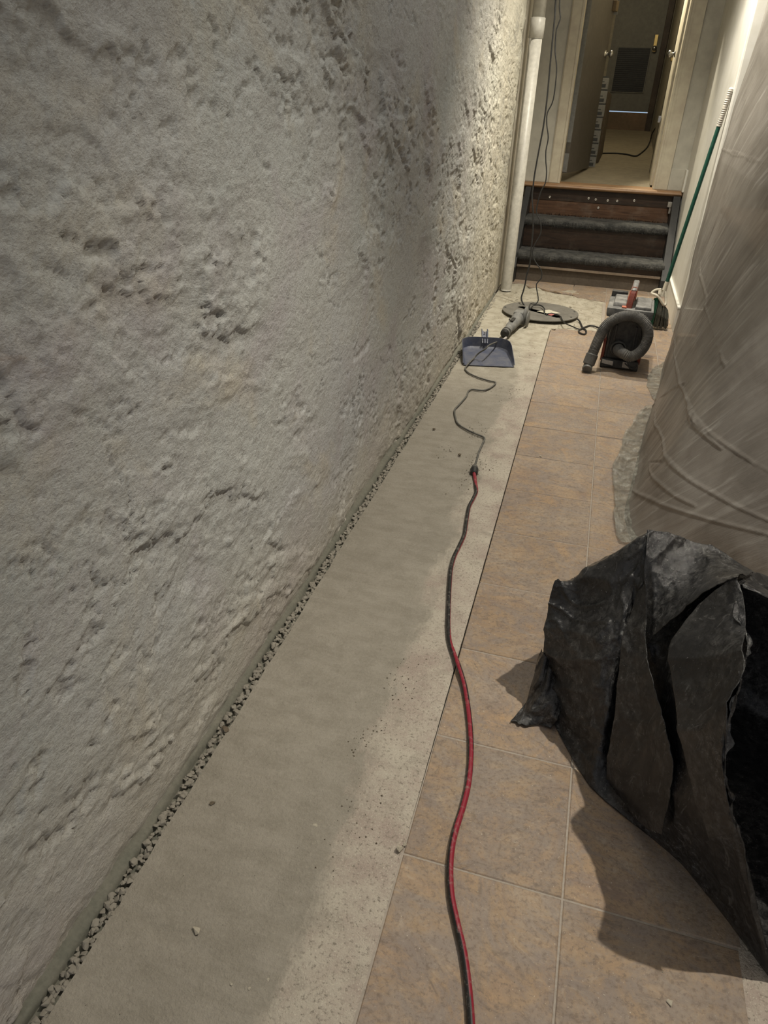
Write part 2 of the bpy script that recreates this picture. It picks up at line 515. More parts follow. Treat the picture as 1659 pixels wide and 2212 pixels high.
class MB:
    def __init__(s):
        s.v, s.f = [], []

    def add(s, v, f):
        b = len(s.v)
        s.v += [Vector(p) for p in v]
        s.f += [tuple(i + b for i in q) for q in f]
        return s

    def box(s, lo, hi, bev=0.0, mat=None):
        bm = bmesh.new()
        bmesh.ops.create_cube(bm, size=1)
        for v in bm.verts:
            v.co = Vector([lo[i] + (v.co[i] + .5) * (hi[i] - lo[i]) for i in range(3)])
        if bev:
            bmesh.ops.bevel(bm, geom=bm.edges[:], offset=bev, segments=2, affect='EDGES', profile=.6)
        if mat is not None:
            bm.transform(mat)
        bm.verts.index_update()
        s.add([v.co for v in bm.verts], [[v.index for v in f.verts] for f in bm.faces])
        bm.free()
        return s

    def hexa(s, p, bev=0.0):
        """8 corners: bottom 0-3 counter-clockwise, top 4-7"""
        bm = bmesh.new()
        vs = [bm.verts.new(q) for q in p]
        for q in ((0, 3, 2, 1), (4, 5, 6, 7), (0, 1, 5, 4), (1, 2, 6, 5), (2, 3, 7, 6), (3, 0, 4, 7)):
            bm.faces.new([vs[i] for i in q])
        if bev:
            bmesh.ops.bevel(bm, geom=bm.edges[:], offset=bev, segments=2, affect='EDGES', profile=.6)
        bm.verts.index_update()
        s.add([v.co for v in bm.verts], [[v.index for v in f.verts] for f in bm.faces])
        bm.free()
        return s

    def prism(s, poly, a, b, axis):
        """polygon (list of 2-D points) swept from a to b along axis"""
        n = len(poly)
        ax = [i for i in range(3) if i != axis]

        def P(q, t):
            v = [0, 0, 0]
            v[ax[0]], v[ax[1]], v[axis] = q[0], q[1], t
            return v
        v = [P(q, a) for q in poly] + [P(q, b) for q in poly]
        f = [tuple(range(n))[::-1], tuple(range(n, 2 * n))] + [(i, (i + 1) % n, n + (i + 1) % n, n + i) for i in range(n)]
        return s.add(v, f)

    def tube(s, path, r, seg=10, radii=None, caps=True):
        path = [Vector(p) for p in path]
        n = len(path)
        up = None
        base = len(s.v)
        for i, p in enumerate(path):
            d = (path[min(i + 1, n - 1)] - path[max(i - 1, 0)])
            d = d.normalized() if d.length > 1e-9 else Vector((0, 0, 1))
            if up is None:
                up = d.orthogonal().normalized()
            up = (up - d * up.dot(d))
            up = up.normalized() if up.length > 1e-6 else d.orthogonal().normalized()
            sd = d.cross(up)
            rr = radii[i] if radii is not None else r
            for k in range(seg):
                a = 2 * math.pi * k / seg
                s.v.append(p + (up * math.cos(a) + sd * math.sin(a)) * rr)
        for i in range(n - 1):
            for k in range(seg):
                a, b = base + i * seg + k, base + i * seg + (k + 1) % seg
                s.f.append((a, b, b + seg, a + seg))
        if caps:
            s.f.append(tuple(base + k for k in range(seg))[::-1])
            s.f.append(tuple(base + (n - 1) * seg + k for k in range(seg)))
        return s

    def build(s, name, mat, parent=None, smooth=False):
        o = obj_from(name, s.v, s.f, mat, None, smooth)
        bm = bmesh.new()
        bm.from_mesh(o.data)
        bmesh.ops.recalc_face_normals(bm, faces=bm.faces[:])
        bm.to_mesh(o.data)
        bm.free()
        if smooth:
            o.data.set_sharp_from_angle(angle=math.radians(38))
        if parent is not None:
            child(o, parent)
        return o


def spline(pts, step=.02):
    """Catmull-Rom through the points, resampled"""
    p = [Vector(q) for q in pts]
    p = [p[0] * 2 - p[1]] + p + [p[-1] * 2 - p[-2]]
    out = []
    for i in range(1, len(p) - 2):
        a, b, c, d = p[i - 1:i + 3]
        n = max(2, int((c - b).length / step))
        for k in range(n):
            t = k / n
            out.append(.5 * ((2 * b) + (c - a) * t + (2 * a - 5 * b + 4 * c - d) * t * t + (3 * b - a - 3 * c + d) * t ** 3))
    out.append(p[-2])
    return out


def lathe(profile, n=24, axis=2, center=(0, 0, 0)):
    """profile: (radius, height) list"""
    v, f = [], []
    m = len(profile)
    for r, h in profile:
        for k in range(n):
            a = 2 * math.pi * k / n
            q = [r * math.cos(a), r * math.sin(a), h]
            if axis == 1:
                q = [q[0], q[2], q[1]]
            elif axis == 0:
                q = [q[2], q[0], q[1]]
            v.append(Vector(q) + Vector(center))
    for i in range(m - 1):
        for k in range(n):
            a, b = i * n + k, i * n + (k + 1) % n
            f.append((a, b, b + n, a + n))
    f.append(tuple(range(n)))
    f.append(tuple(range((m - 1) * n, m * n)))
    return v, f


# numpy gradient noise
_perm = np.random.RandomState(3).permutation(256)
_perm = np.concatenate([_perm, _perm])
_ang = np.random.RandomState(5).rand(256) * 2 * np.pi
_gx, _gy = np.cos(_ang), np.sin(_ang)


def pn(x, y, seed=0):
    x = np.asarray(x, float) + seed * 17.31
    y = np.asarray(y, float) + seed * 9.77
    xi, yi = np.floor(x).astype(int), np.floor(y).astype(int)
    xf, yf = x - xi, y - yi
    u, v = xf * xf * xf * (xf * (xf * 6 - 15) + 10), yf * yf * yf * (yf * (yf * 6 - 15) + 10)

    def g(ix, iy, dx, dy):
        h = _perm[(_perm[ix & 255] + iy) & 255]
        return _gx[h] * dx + _gy[h] * dy
    a = g(xi, yi, xf, yf)
    b = g(xi + 1, yi, xf - 1, yf)
    c = g(xi, yi + 1, xf, yf - 1)
    d = g(xi + 1, yi + 1, xf - 1, yf - 1)
    return (a + (b - a) * u + (c + (d - c) * u - a - (b - a) * u) * v) * 1.41


def fbm(x, y, o=4, seed=0, gain=.5):
    s, a = 0, 1.0
    for i in range(o):
        s = s + a * pn(x * 2 ** i, y * 2 ** i, seed + i)
        a *= gain
    return s


def ss(a, b, x):
    t = np.clip((x - a) / (b - a), 0, 1)
    return t * t * (3 - 2 * t)


def grid_faces(n, m, keep=None):
    i, j = np.meshgrid(np.arange(n - 1), np.arange(m - 1), indexing='ij')
    a = (i * m + j).ravel()
    q = np.stack([a, a + m, a + m + 1, a + 1], 1)
    if keep is not None:
        q = q[keep.ravel()]
    return q


def np_obj(name, verts, quads, mat, parent=None, smooth=True):
    me = bpy.data.meshes.new(name)
    me.vertices.add(len(verts))
    me.vertices.foreach_set('co', np.ascontiguousarray(verts, dtype=np.float32).ravel())
    me.loops.add(quads.size)
    me.polygons.add(len(quads))
    me.loops.foreach_set('vertex_index', quads.astype(np.int32).ravel())
    me.polygons.foreach_set('loop_start', np.arange(0, quads.size, quads.shape[1], dtype=np.int32))
    me.update(calc_edges=True)
    me.validate()
    me.polygons.foreach_set('use_smooth', [smooth] * len(me.polygons))
    me.materials.append(M[mat])
    o = bpy.data.objects.new(name, me)
    COL.objects.link(o)
    if parent is not None:
        o.parent = parent
    return o


# ================================================================== SETTING
# ---- the rough plaster wall along the passage
YS = np.concatenate([np.arange(-1.2, 0.3, .03), np.arange(.3, 3.0, .0055), np.arange(3.0, 6.0, .010)])
ZS = np.concatenate([np.arange(.004, 1.75, .0055), np.arange(1.75, 3.0, .025), [3.0]])
Yg, Zg = np.meshgrid(YS, ZS, indexing='ij')
yr = Yg * .95 - Zg * .30            # the trowel ran along the passage, tilted a little
zr = Zg * .95 + Yg * .30
d = .012 * fbm(Yg * .8, Zg * 1.1, 3, 1)
rough = ss(-.06, .48, fbm(yr * 1.1, zr * 1.5, 5, 11, .62))
led = fbm(yr * 1.7, zr * 3.4, 7, 21, .62)
d += .0080 * (ss(-.03, .05, led) - .5) * (.12 + .88 * rough)
led2 = fbm(yr * 4.0, zr * 6.4, 6, 31, .66)
d += .0030 * ss(.25, .36, led2) * (.1 + .9 * rough)
d -= .0030 * ss(-.30, -.48, led2) * (.25 + .75 * rough)
rid = 1 - np.abs(fbm(yr * 2.3, zr * 5.2, 6, 41, .62))
d += .0035 * (rid - .7) * rough
d -= .006 * ss(.36, .56, fbm(Yg * 10, Zg * 14, 6, 51, .68)) * ss(.0, .4, fbm(yr * 1.1, zr * 1.4, 2, 61))
d += .0030 * (.5 - np.abs(fbm(yr * 13, zr * 22, 4, 71, .6))) * (.20 + .80 * rough)
d += .0010 * fbm(yr * 45, zr * 60, 2, 75)
ck1 = np.abs(fbm(yr * 1.3, zr * 3.2, 6, 77, .6))
d -= .0055 * ss(.045, .0, ck1) * ss(.02, .28, fbm(yr * 1.9, zr * 2.4, 3, 79))
far = ss(3.2, 4.8, Yg)
d += far * (.004 * (ss(-.02, .05, fbm(yr * 5, zr * 7, 5, 81, .6)) - .5) - .003 * ss(.2, .4, fbm(Yg * 14, Zg * 16, 3, 91)))
d -= .004 * ss(.03, .0, Zg)                      # undercut foot
edge_y = 5.86 + .035 * fbm(ZS * 3.0, ZS * 0, 4, 101)
Yw = Yg.copy()
lasti = YS > 5.55
Yw[lasti, :] = 5.55 + (Yg[lasti, :] - 5.55) * ((edge_y - 5.55) / (YS[-1] - 5.55))[None, :]
Xw = -.705 + d
V = np.stack([Xw, Yw, Zg], -1).reshape(-1, 3)
wall_left = np_obj('wall_left', V, grid_faces(len(YS), len(ZS)), 'wall')
tag(wall_left, kind='structure')
# broken end and core of the wall
o = MB().box((-.95, -1.2, 0), (-.745, 5.84, 3.0)).build('wall_core', 'wall', wall_left)
ev = [Vector((Xw[-1, j], Yw[-1, j], ZS[j])) for j in range(len(ZS))] + [Vector((-.76, Yw[-1, j] - .02, ZS[j])) for j in range(len(ZS))]
nz = len(ZS)
o = obj_from('wall_edge', ev, [(j, j + 1, nz + j + 1, nz + j) for j in range(nz - 1)], 'wall')
child(o, wall_left)

# render lip at the foot of the wall
ly = np.arange(-1.2, 5.8, .02)
prof = [(-.72, .006), (-.702, .004), (-.695, .000), (-.691, -.008), (-.689, -.03)]
lv = np.zeros((len(ly), len(prof), 3))
for k, (px_, pz_) in enumerate(prof):
    lv[:, k, 0] = px_ + .004 * fbm(ly * 5, ly * 0 + k * .4, 3, 111)
    lv[:, k, 1] = ly
    lv[:, k, 2] = pz_ + .0025 * fbm(ly * 7, ly * 0 + k * .5, 3, 121)
tag(np_obj('trim_1', lv.reshape(-1, 3), grid_faces(len(ly), len(prof)), 'lip'), kind='structure')

# ---- floor: grout bed, tiles, concrete strips, gravel
fb_ = MB()
for lo, hi in (((-.17, -1.2, -.2), (1.6, 4.93, -.0022)), ((.135, 4.93, -.2), (1.6, 6.95, -.0022)), ((-1.0, -1.2, -.2), (-.17, 5.0, -.055)),
               ((-1.0, 5.0, -.2), (-.56, 5.6, -.055)), ((-1.0, 5.6, -.2), (.135, 6.95, -.03)), ((-.04, 4.93, -.2), (.135, 5.6, -.055))):
    fb_.box(lo, hi)
floor = fb_.build('floor', 'grout')
tag(floor, kind='structure')


def joint_x(y):
    return -.1655 - .0265 * (y - .56) / 4.35


tile_n = [0]


def make_tile(poly, gap=.0020):
    """poly: plan outline counter-clockwise; grout gap taken off, edges eased, slightly proud or tilted"""
    c = Vector((sum(p[0] for p in poly) / len(poly), sum(p[1] for p in poly) / len(poly)))
    tx, ty = random.uniform(-.0025, .0025), random.uniform(-.0025, .0025)
    h = random.uniform(-.0005, .0005)
    n = len(poly)

    def inset(q, g):
        q = Vector((q[0], q[1]))
        v = q - c
        return q - Vector((math.copysign(min(g, abs(v.x)), v.x), math.copysign(min(g, abs(v.y)), v.y)))
    rings = []
    for g, z in ((gap, -.012), (gap, -.0018), (gap + .002, 0.0)):
        rings.append([])
        for q in poly:
            p = inset(q, g)
            zz = z + (h + tx * (p.x - c.x) + ty * (p.y - c.y) if z > -.01 else 0)
            rings[-1].append(Vector((p.x, p.y, zz)))
    v = rings[0] + rings[1] + rings[2]
    f = []
    for r in range(2):
        for i in range(n):
            f.append((r * n + i, r * n + (i + 1) % n, (r + 1) * n + (i + 1) % n, (r + 1) * n + i))
    f.append(tuple(range(2 * n, 3 * n)))
    o = obj_from('tile', v, f, 'tile')
    child(o, floor)
    return o


G0, GS, GX = .8865, .3305, .156
for k in range(-6, 19):
    y0, y1 = G0 + GS * k, G0 + GS * (k + 1)
    if y0 > 6.9:
        break
    y1 = min(y1, 6.95)
    if y1 < 4.95:
        ye = y1
        make_tile([(joint_x(y0) - .001, y0), (GX, y0), (GX, ye), (joint_x(ye) - .001, ye)])
    elif y0 < 4.9:                       # row broken out by the access cover
        make_tile([(joint_x(y0) - .001, y0), (GX, y0), (GX, 4.99), (.06, 5.0), (-.02, 4.955), (-.11, 4.965), (joint_x(4.9) - .001, 4.9)])
    for ci in range(0, 4):
        x0 = GX + GS * ci
        if y0 < 1.9 and x0 > .45:
            continue
        make_tile([(x0, y0), (x0 + GS, y0), (x0 + GS, y1), (x0, y1)])
# broken tiles left along the foot of the stairs
make_tile([(-.66, 6.25), (-.60, 6.19), (-.53, 6.20), (-.47, 6.13), (-.40, 6.14), (-.32, 6.06), (-.25, 6.05), (-.195, 6.0), (-.11, 6.0), (-.11, 6.4), (-.66, 6.4)])
make_tile([(-.11, 5.985), (-.06, 5.90), (.01, 5.89), (.05, 5.86), (.11, 5.87), (.156, 5.83), (.156, 6.4), (-.11, 6.4)])

# concrete strip poured along the wall
cx = np.concatenate([np.arange(-.662, -.17, .009), [-.1701]])
cy = np.concatenate([np.arange(-1.2, 4.9, .012)])
Cx, Cy = np.meshgrid(cx, cy, indexing='ij')
wv = (Cx - cx[0]) / (cx[-1] - cx[0])
jx = joint_x(Cy) - .0022 - .0015 * np.abs(fbm(Cy * 14, Cy * 0, 3, 131))
lx = -.6605 + .0035 * fbm(Cy * 6, Cy * 0, 4, 141)
X = lx + (jx - lx) * wv
old = ss(-.02, .02, X + .37 + .05 * fbm(Cy * 1.5, Cy * 0, 4, 151))
Zc = .0012 * fbm(X * 4, Cy * 4, 3, 161) + old * (.0022 + .0018 * fbm(X * 16, Cy * 16, 4, 171)) - .0012
Zc -= .003 * ss(.985, 1.0, wv)
# a hairline crack across the slab near the camera
ck = .635 + .10 * (-.64 - X) * -1.0
crk = np.abs(Cy - (.627 - .045 * (X + .66) / .2 + .006 * fbm(X * 30, X * 0, 3, 181)))
Zc -= .004 * ss(.010, .0, crk) * (X < -.44)
top = np.stack([X, Cy, Zc], -1).reshape(-1, 3)
strip = np_obj('concrete_strip', top, grid_faces(len(cx), len(cy)), 'concrete')
child(strip, floor)
sv, sf = [], []
for (col, s) in ((0, 0), (-1, 1)):
    b = len(sv)
    for j in range(len(cy)):
        sv.append(Vector((X[col, j], Cy[col, j], Zc[col, j])))
        sv.append(Vector((X[col, j], Cy[col, j], -.05)))
    for j in range(len(cy) - 1):
        sf.append((b + 2 * j, b + 2 * j + 1, b + 2 * j + 3, b + 2 * j + 2))
child(obj_from('strip_edge', sv, sf, 'concrete'), floor)
# broken-out concrete round the access cover
bx = np.arange(-.69, .162, .012)
by = np.arange(4.9, 6.96, .012)
Bx, By = np.meshgrid(bx, by, indexing='ij')
lump = ss(.05, .3, fbm(Bx * 5, By * 5, 4, 191))
Zb = -.004 + .0035 * fbm(Bx * 6, By * 6, 4, 201) + .004 * lump * ss(5.3, 5.7, By)
tr = np.abs(By - (5.78 - .9 * (Bx + .12) + .03 * fbm(Bx * 8, By * 8, 3, 211)))     # chiselled furrow
fur = ss(.07, .0, tr) * ss(-.35, -.25, Bx) * ss(.12, .03, Bx)
Zb = Zb - .020 * fur + fur * .008 * fbm(Bx * 30, By * 30, 2, 221)
tr2 = np.abs(By - (6.13 - .30 * (Bx + .55) + .02 * fbm(Bx * 9, By * 9, 3, 231)))
Zb -= .018 * ss(.05, .0, tr2) * (Bx < -.05)
Zb[By > 6.2] = -.014
Zb -= .006 * ss(.05, .0, np.abs(Bx - .14)) * (By < 5.8)
rc = np.hypot(Bx + .30, By - 5.295)
keep = (rc[:-1, :-1] > .215)
child(np_obj('concrete_patch', np.stack([Bx, By, Zb], -1).reshape(-1, 3), grid_faces(len(bx), len(by), keep), 'concrete'), floor)
pv, pf = lathe([(.235, .0), (.235, -.5)], 24, 2, (-.30, 5.295, -.008))
child(obj_from('pit_lining', pv, pf[:-2] + [pf[-1]], 'pit'), floor)
# gravel bed and the grey strip on the other side
child(MB().box((-.70, -1.2, -.06), (-.655, 5.85, -.016)).build('gravel_bed', 'lip'), floor)
child(MB().box((.478, -1.2, -.03), (1.6, 1.875, -.0005)).build('concrete_strip', 'concrete'), floor)

# pebbles in the gap at the foot of the wall
peb_me = []
for i in range(7):
    bm = bmesh.new()
    for k in range(13):
        q = Vector((random.gauss(0, 1), random.gauss(0, 1), random.gauss(0, 1))).normalized()
        q = Vector((q.x * random.uniform(.8, 1.1), q.y * random.uniform(.8, 1.25), q.z * random.uniform(.6, .8)))
        bm.verts.new(q)
    bmesh.ops.convex_hull(bm, input=bm.verts[:])
    me = bpy.data.meshes.new('pebble')
    bm.to_mesh(me)
    bm.free()
    me.materials.append(M['gravel'])
    peb_me.append(me)
spots_p = []
y = .30
while y < 5.7:
    for q in range(2):
        r = random.choice([.005, .006, .0065, .0075, .009])
        spots_p.append((y + random.uniform(-.004, .004), -.6885 + random.uniform(.003, .026), r))
    y += random.uniform(.0062, .0085)
sv, sf = [], []
for i, (y, x, r) in enumerate(spots_p):
    me = peb_me[i % 7]
    mat = Matrix.Translation((x, y, -.0125 + r * .75 + random.uniform(0, .003))) @ Matrix.Rotation(random.uniform(0, 6.3), 4, 'Z') @ Matrix.Rotation(random.uniform(-.6, .6), 4, 'X') @ Matrix.Scale(r, 4)
    if i < 300:
        o = bpy.data.objects.new('pebble', me)
        COL.objects.link(o)
        o.parent = floor
        o.matrix_world = mat
    else:
        b = len(sv)
        sv += [mat @ v.co for v in me.vertices]
        sf += [tuple(b + k for k in p.vertices) for p in me.polygons]
tag(child(obj_from('gravel', sv, sf, 'gravel'), floor), kind='stuff')

# ---- ceiling, walls round the stairs
tag(MB().box((-.95, -1.2, 3.0), (2.0, 11.2, 3.1)).build('ceiling', 'ceil'), kind='structure')
tag(MB().box((-.80, 5.80, 0), (-.70, 6.95, 3.0)).build('wall_left_by_stairs', 'stained'), kind='structure')
WB = 6.90
wb = MB()
wb.box((-.80, WB, .70), (-.40, WB + .12, 3.0))
wb.box((.405, WB, .70), (1.0, WB + .12, 3.0))
wb.box((-.40, WB, 2.74), (.405, WB + .12, 3.0))
tag(MB().box((-.80, 6.875, -.1), (1.3, 6.899, .675)).build('wall_back_lower', 'white'), kind='structure')  # wall below doorway level, added to close the gap beside the stairs
tag(wb.build('wall_back', 'white'), kind='structure')
# casing boards of the doorway
c1 = MB()
c1.box((-.478, WB - .020, .722), (-.392, WB, 2.80), .003)
c1.box((-.404, WB - .026, .722), (-.384, WB + .13, 2.74), .003)
c1.box((-.486, WB - .012, .722), (-.478, WB, 2.80), .002)
tag(c1.build('trim_2', 'casing'), kind='structure')
c1 = MB()
c1.box((.400, WB - .020, .722), (.500, WB, 2.80), .003)
c1.box((.384, WB - .026, .722), (.402, WB + .13, 2.74), .003)
c1.box((.418, WB - .024, .722), (.424, WB - .018, 2.80), .001)
tag(c1.build('trim_3', 'casing'), kind='structure')
tag(MB().box((-.70, WB - .014, .722), (-.487, WB, .885), .003).build('baseboard_back', 'white'), kind='structure')
tag(MB().box((.501, WB - .014, .722), (.622, WB, .885), .003).build('baseboard_back', 'white'), kind='structure')
# right-hand wall with its outside corner
XR, YC = .626, 5.20
tag(MB().box((XR, YC, 0), (XR + .3, WB, 3.0), .012).build('wall_right', 'white_r'), kind='structure')
tag(MB().box((XR - .016, WB - .13, .722), (XR, WB - .014, .885), .003).build('baseboard_right', 'white_r'), kind='structure')
bb = MB()
bb.prism([(XR - .016, YC - .016), (XR, YC - .016), (XR, 6.22), (XR - .016, 6.22)], 0, .165, 2)
bb.box((XR - .019, YC - .019, .155), (XR, 6.22, .168), .002)
tag(bb.build('baseboard_right', 'white_r'), kind='structure')
tag(MB().box((XR + .003, YC - .016, 0), (XR + .30, YC, .165), .003).build('baseboard_right', 'white_r'), kind='structure')
tag(MB().box((1.25, -1.2, 0), (1.35, YC + .1, 3.0)).box((XR + .28, YC + .04, 0), (1.30, YC + .12, 3.0)).build('wall_right_beyond', 'tan'), kind='structure')

# ---- back room beyond the doorway
rv = [(-.95, 6.86, .70), (1.3, 6.86, .70), (1.3, 10.45, 1.045), (-.95, 10.45, 1.045), (-.95, 6.86, .60), (1.3, 6.86, .60), (1.3, 10.45, .6), (-.95, 10.45, .6)]
tag(obj_from('floor_back_room', rv, [(0, 1, 2, 3), (0, 4, 5, 1), (4, 7, 6, 5)], 'lino'), kind='structure')


def ramp_z(y):
    return .70 + (y - 6.86) * .0961


YF = 10.45
fw = MB()
fw.box((-.95, YF, .9), (-.22, YF + .1, 3.0))
fw.box((.40, YF, .9), (1.0, YF + .1, 3.0))
fw.box((-.22, YF, 3.0 - .15), (.40, YF + .1, 3.0))
tag(fw.build('wall_far', 'farwall'), kind='structure')
tag(MB().box((-.22, YF - .03, 1.02), (.375, YF + .02, 1.232), .006).build('trim_4', 'sill'), kind='structure')
tag(MB().box((.345, YF - .05, 1.04), (.41, YF, 2.86), .004).build('trim_5', 'darkframe'), kind='structure')
tag(MB().box((-.95, 7.02, .68), (-.85, 10.5, 3.0)).build('wall_back_room_left', 'farwall'), kind='structure')
ow = MB()
ow.box((.425, 7.76, .70), (.60, 10.45, 3.0))
ow.box((.425, 7.02, .70), (.60, 7.76, 3.0))
tag(ow.build('wall_back_room_right', 'farwall'), kind='structure')
tag(MB().box((-.2, YF + .06, 1.225), (.34, YF + .08, 1.262)).build('daylight_gap_strip', 'gap_glow'), kind='structure')  # glowing strip added for the line of daylight under the far door

# far door with louvre
d2 = MB().box((-.225, YF + .01, 1.242), (.405, YF + .05, 2.86), .003).build('door_2', 'fardoor')
tag(d2, kind='structure')
lp = at(1322, 150, 1, YF).x
lou = MB().box((-.140, YF + .000, 1.435), (.255, YF + .012, 1.905), .004).build('louvre_frame', 'fardoor', d2)
lz = 1.450
while lz < 1.885:
    o = MB().box((-.125, YF - .006, lz), (.240, YF + .002, lz + .016), 0, None).build('slat', 'louvre')
    child(o, d2)
    lz += .0205
pb = MB().box((-.126, YF - .001, 1.447), (.241, YF + .001, 1.893)).build('louvre_backing', 'louvre', d2)
kp = MB().box((.262, YF - .006, 1.86), (.300, YF + .012, 2.03), .003).build('escutcheon', 'brass', d2)
v, f = lathe([(.010, 0), (.010, -.03), (.024, -.04), (.026, -.055), (.015, -.068), (.001, -.07)], 16, 1, (.279, YF - .004, 1.895))
child(obj_from('door_knob', v, f, 'chrome', None, True), d2)

# the open door, hinged on the near jamb
HX, HY = -.365, 7.03
ang = math.radians(77)
ux, uy = math.cos(ang), math.sin(ang)


def dpt(s, t, z):
    """s along the leaf, t across it (towards the opening)"""
    return Vector((HX + ux * s + uy * t, HY + uy * s - ux * t, z))


def leaf_box(s0, s1, t0, t1, z0, z1, slope=True):
    q = []
    for zz in (0, 1):
        for s, t in ((s0, t0), (s1, t0), (s1, t1), (s0, t1)):
            p = dpt(s, t, 0)
            p.z = (z0 if zz == 0 else z1)
            q.append(p)
    return q


d1 = MB().hexa(leaf_box(0, .72, -.02, .02, .79, 2.73), .002).build('door_1', 'door')
tag(d1, kind='structure')
MB().hexa(leaf_box(-.003, .001, -.019, .019, 1.03, 2.72)).build('door_edge_strip', 'dooredge', d1)
MB().hexa(leaf_box(-.003, .001, -.019, .019, .80, .945)).build('door_edge_strip', 'dooredge', d1)
for (zz, nm) in ((1.70, 'door_knob'),):
    kv, kf = lathe([(.028, 0), (.028, .006), (.011, .010), (.011, .030), (.027, .040), (.029, .056), (.018, .068), (.001, .070)], 18, 0)
    mt = Matrix.Translation(dpt(.66, .02, zz)) @ Matrix.Rotation(ang - math.pi / 2, 4, 'Z')
    o = obj_from(nm, [mt @ q for q in kv], kf, 'chrome', None, True)
    child(o, d1)
MB().hexa(leaf_box(.64, .715, .02, .055, 2.01, 2.085), .004).build('rim_lock', 'oldbrass', d1)
MB().hexa(leaf_box(.722, .735, .0, .05, 1.99, 2.10), .003).build('strike_keeper', 'dooredge', d1)

# a second door standing open against the back-room wall, lit edge towards us
d3 = MB().box((.368, 7.05, .735), (.405, 7.56, 2.74), .002).build('door_3', 'casing')
tag(d3, kind='structure')
MB().box((.372, 7.56, .77), (.41, 7.76, 2.74), .004).build('door_edge_strip', 'slate', d3)
v, f = lathe([(.024, 0), (.024, -.005), (.010, -.010), (.010, -.03), (.024, -.038), (.025, -.052), (.001, -.062)], 16, 0, (.361, 7.17, 1.69))
child(obj_from('door_knob', v, f, 'chrome', None, True), d3)
MB().box((.358, 7.60, 1.66), (.373, 7.70, 1.685), .003).build('hinge', 'brass', d3)
MB().box((.340, 7.36, 1.20), (.364, 7.44, 1.25), .003).build('latch', 'chrome', d3)

# ================================================================== STAIRS
st = empty('staircase', (0, 6.3, 0), 'short wooden staircase of three steps with black carpeted treads up to the doorway', 'stairs')
SX0, SX1 = -.655, .612
for s in (0, 1):
    x0, x1 = ((SX0, SX0 + .045) if s == 0 else (SX1 - .055, SX1))
    sp = MB().prism([(6.235, 0), (6.235, .12), (6.77, .688), (6.86, .688), (6.86, 0)], x0, x1, 0)
    sp.build('stringer', 'slate', st)
IX0, IX1 = SX0 + .046, SX1 - .056


def carpet_tread(yf, zt, yb):
    n = 240
    xs = np.linspace(IX0 - .01, IX1 + .012, n)
    pr = [(yb, zt - .004), (yb - .03, zt + .003), (yf + .09, zt + .002), (yf + .05, zt), (yf + .02, zt - .003), (yf + .004, zt - .013), (yf, zt - .030), (yf + .004, zt - .048), (yf + .018, zt - .060), (yf + .05, zt - .062)]
    pr = np.array(pr)
    tt = np.linspace(0, len(pr) - 1, 34)
    py_ = np.interp(tt, np.arange(len(pr)), pr[:, 0])
    pz_ = np.interp(tt, np.arange(len(pr)), pr[:, 1])
    Xg, Tg = np.meshgrid(xs, tt, indexing='ij')
    nz_ = fbm(Xg * 60, Tg * 2.2, 2, 241 + int(zt * 10)) * .0025 + fbm(Xg * 9, Tg * .7, 2, 243) * .002
    Yv = py_[None, :] - nz_ * (Tg > 3)
    Zv = pz_[None, :] + nz_ * .8
    o = np_obj('tread', np.stack([Xg, Yv, Zv], -1).reshape(-1, 3), grid_faces(n, len(tt)), 'carpet')
    child(o, st)
    # tufts of worn pile hanging over the nosing and standing at the back
    tv, tf = [], []
    for k in range(900):
        x = random.uniform(IX0, IX1)
        if k % 3:
            a = Vector((x, yf + random.uniform(-.002, .006), zt - random.uniform(.015, .055)))
            b = a + Vector((random.uniform(-.012, .012), -random.uniform(.001, .010), -random.uniform(.006, .020)))
        else:
            a = Vector((x, yb - .004, zt))
            b = a + Vector((random.uniform(-.014, .014), -random.uniform(.002, .012), random.uniform(.008, .022)))
        w = Vector((.0016, 0, 0))
        i = len(tv)
        tv += [a - w, a + w, b]
        tf.append((i, i + 1, i + 2))
    o = obj_from('carpet_pile', tv, tf, 'pile')
    tag(child(o, st), kind='stuff')


carpet_tread(6.30, .235, 6.585)
carpet_tread(6.56, .470, 6.845)
MB().box((IX0, 6.335, .132), (IX1, 6.36, .20), .002).build('riser', 'darkwood', st)
MB().box((IX0, 6.325, .112), (IX1, 6.36, .131), .002).build('batten', 'batten', st)
MB().box((IX0, 6.350, .0), (IX1, 6.37, .111), .002).build('kick_board', 'kick', st)
MB().box((IX0, 6.590, .205), (IX1, 6.615, .415), .002).build('riser', 'darkwood', st)
MB().box((IX0, 6.850, .440), (IX1, 6.872, .585), .002).build('riser', 'redwood', st)
MB().box((IX0, 6.846, .586), (IX1, 6.872, .680), .002).build('riser', 'darkwood', st)
for (zx, zy) in ((460, 237), (763, 248), (818, 257), (912, 265), (985, 268), (1118, 265), (838, 322)):
    p = at(1060 + zx / 3.607, 360 + zy / 3.607, 1, 6.846)
    v, f = lathe([(.011, 0), (.011, -.002), (.008, -.005), (.004, -.0055), (.0035, -.003)], 14, 1, (p.x, 6.8455 if p.z > .586 else 6.8495, p.z))
    child(obj_from('screw', v, f, 'screw', None, True), st)
MB().box((IX1 - .03, 6.79, .60), (IX1 + .002, 6.845, .64), .004).box((IX1 - .012, 6.80, .55), (IX1 + .002, 6.825, .605), .003).build('bracket', 'screw', st)
nose = [(6.80, .700), (6.803, .709), (6.812, .717), (6.825, .721), (6.90, .722), (7.03, .722), (7.03, .690), (6.825, .682), (6.812, .685), (6.803, .692)]
MB().prism(nose, -.695, .622, 0).build('threshold', 'oak', st, True)

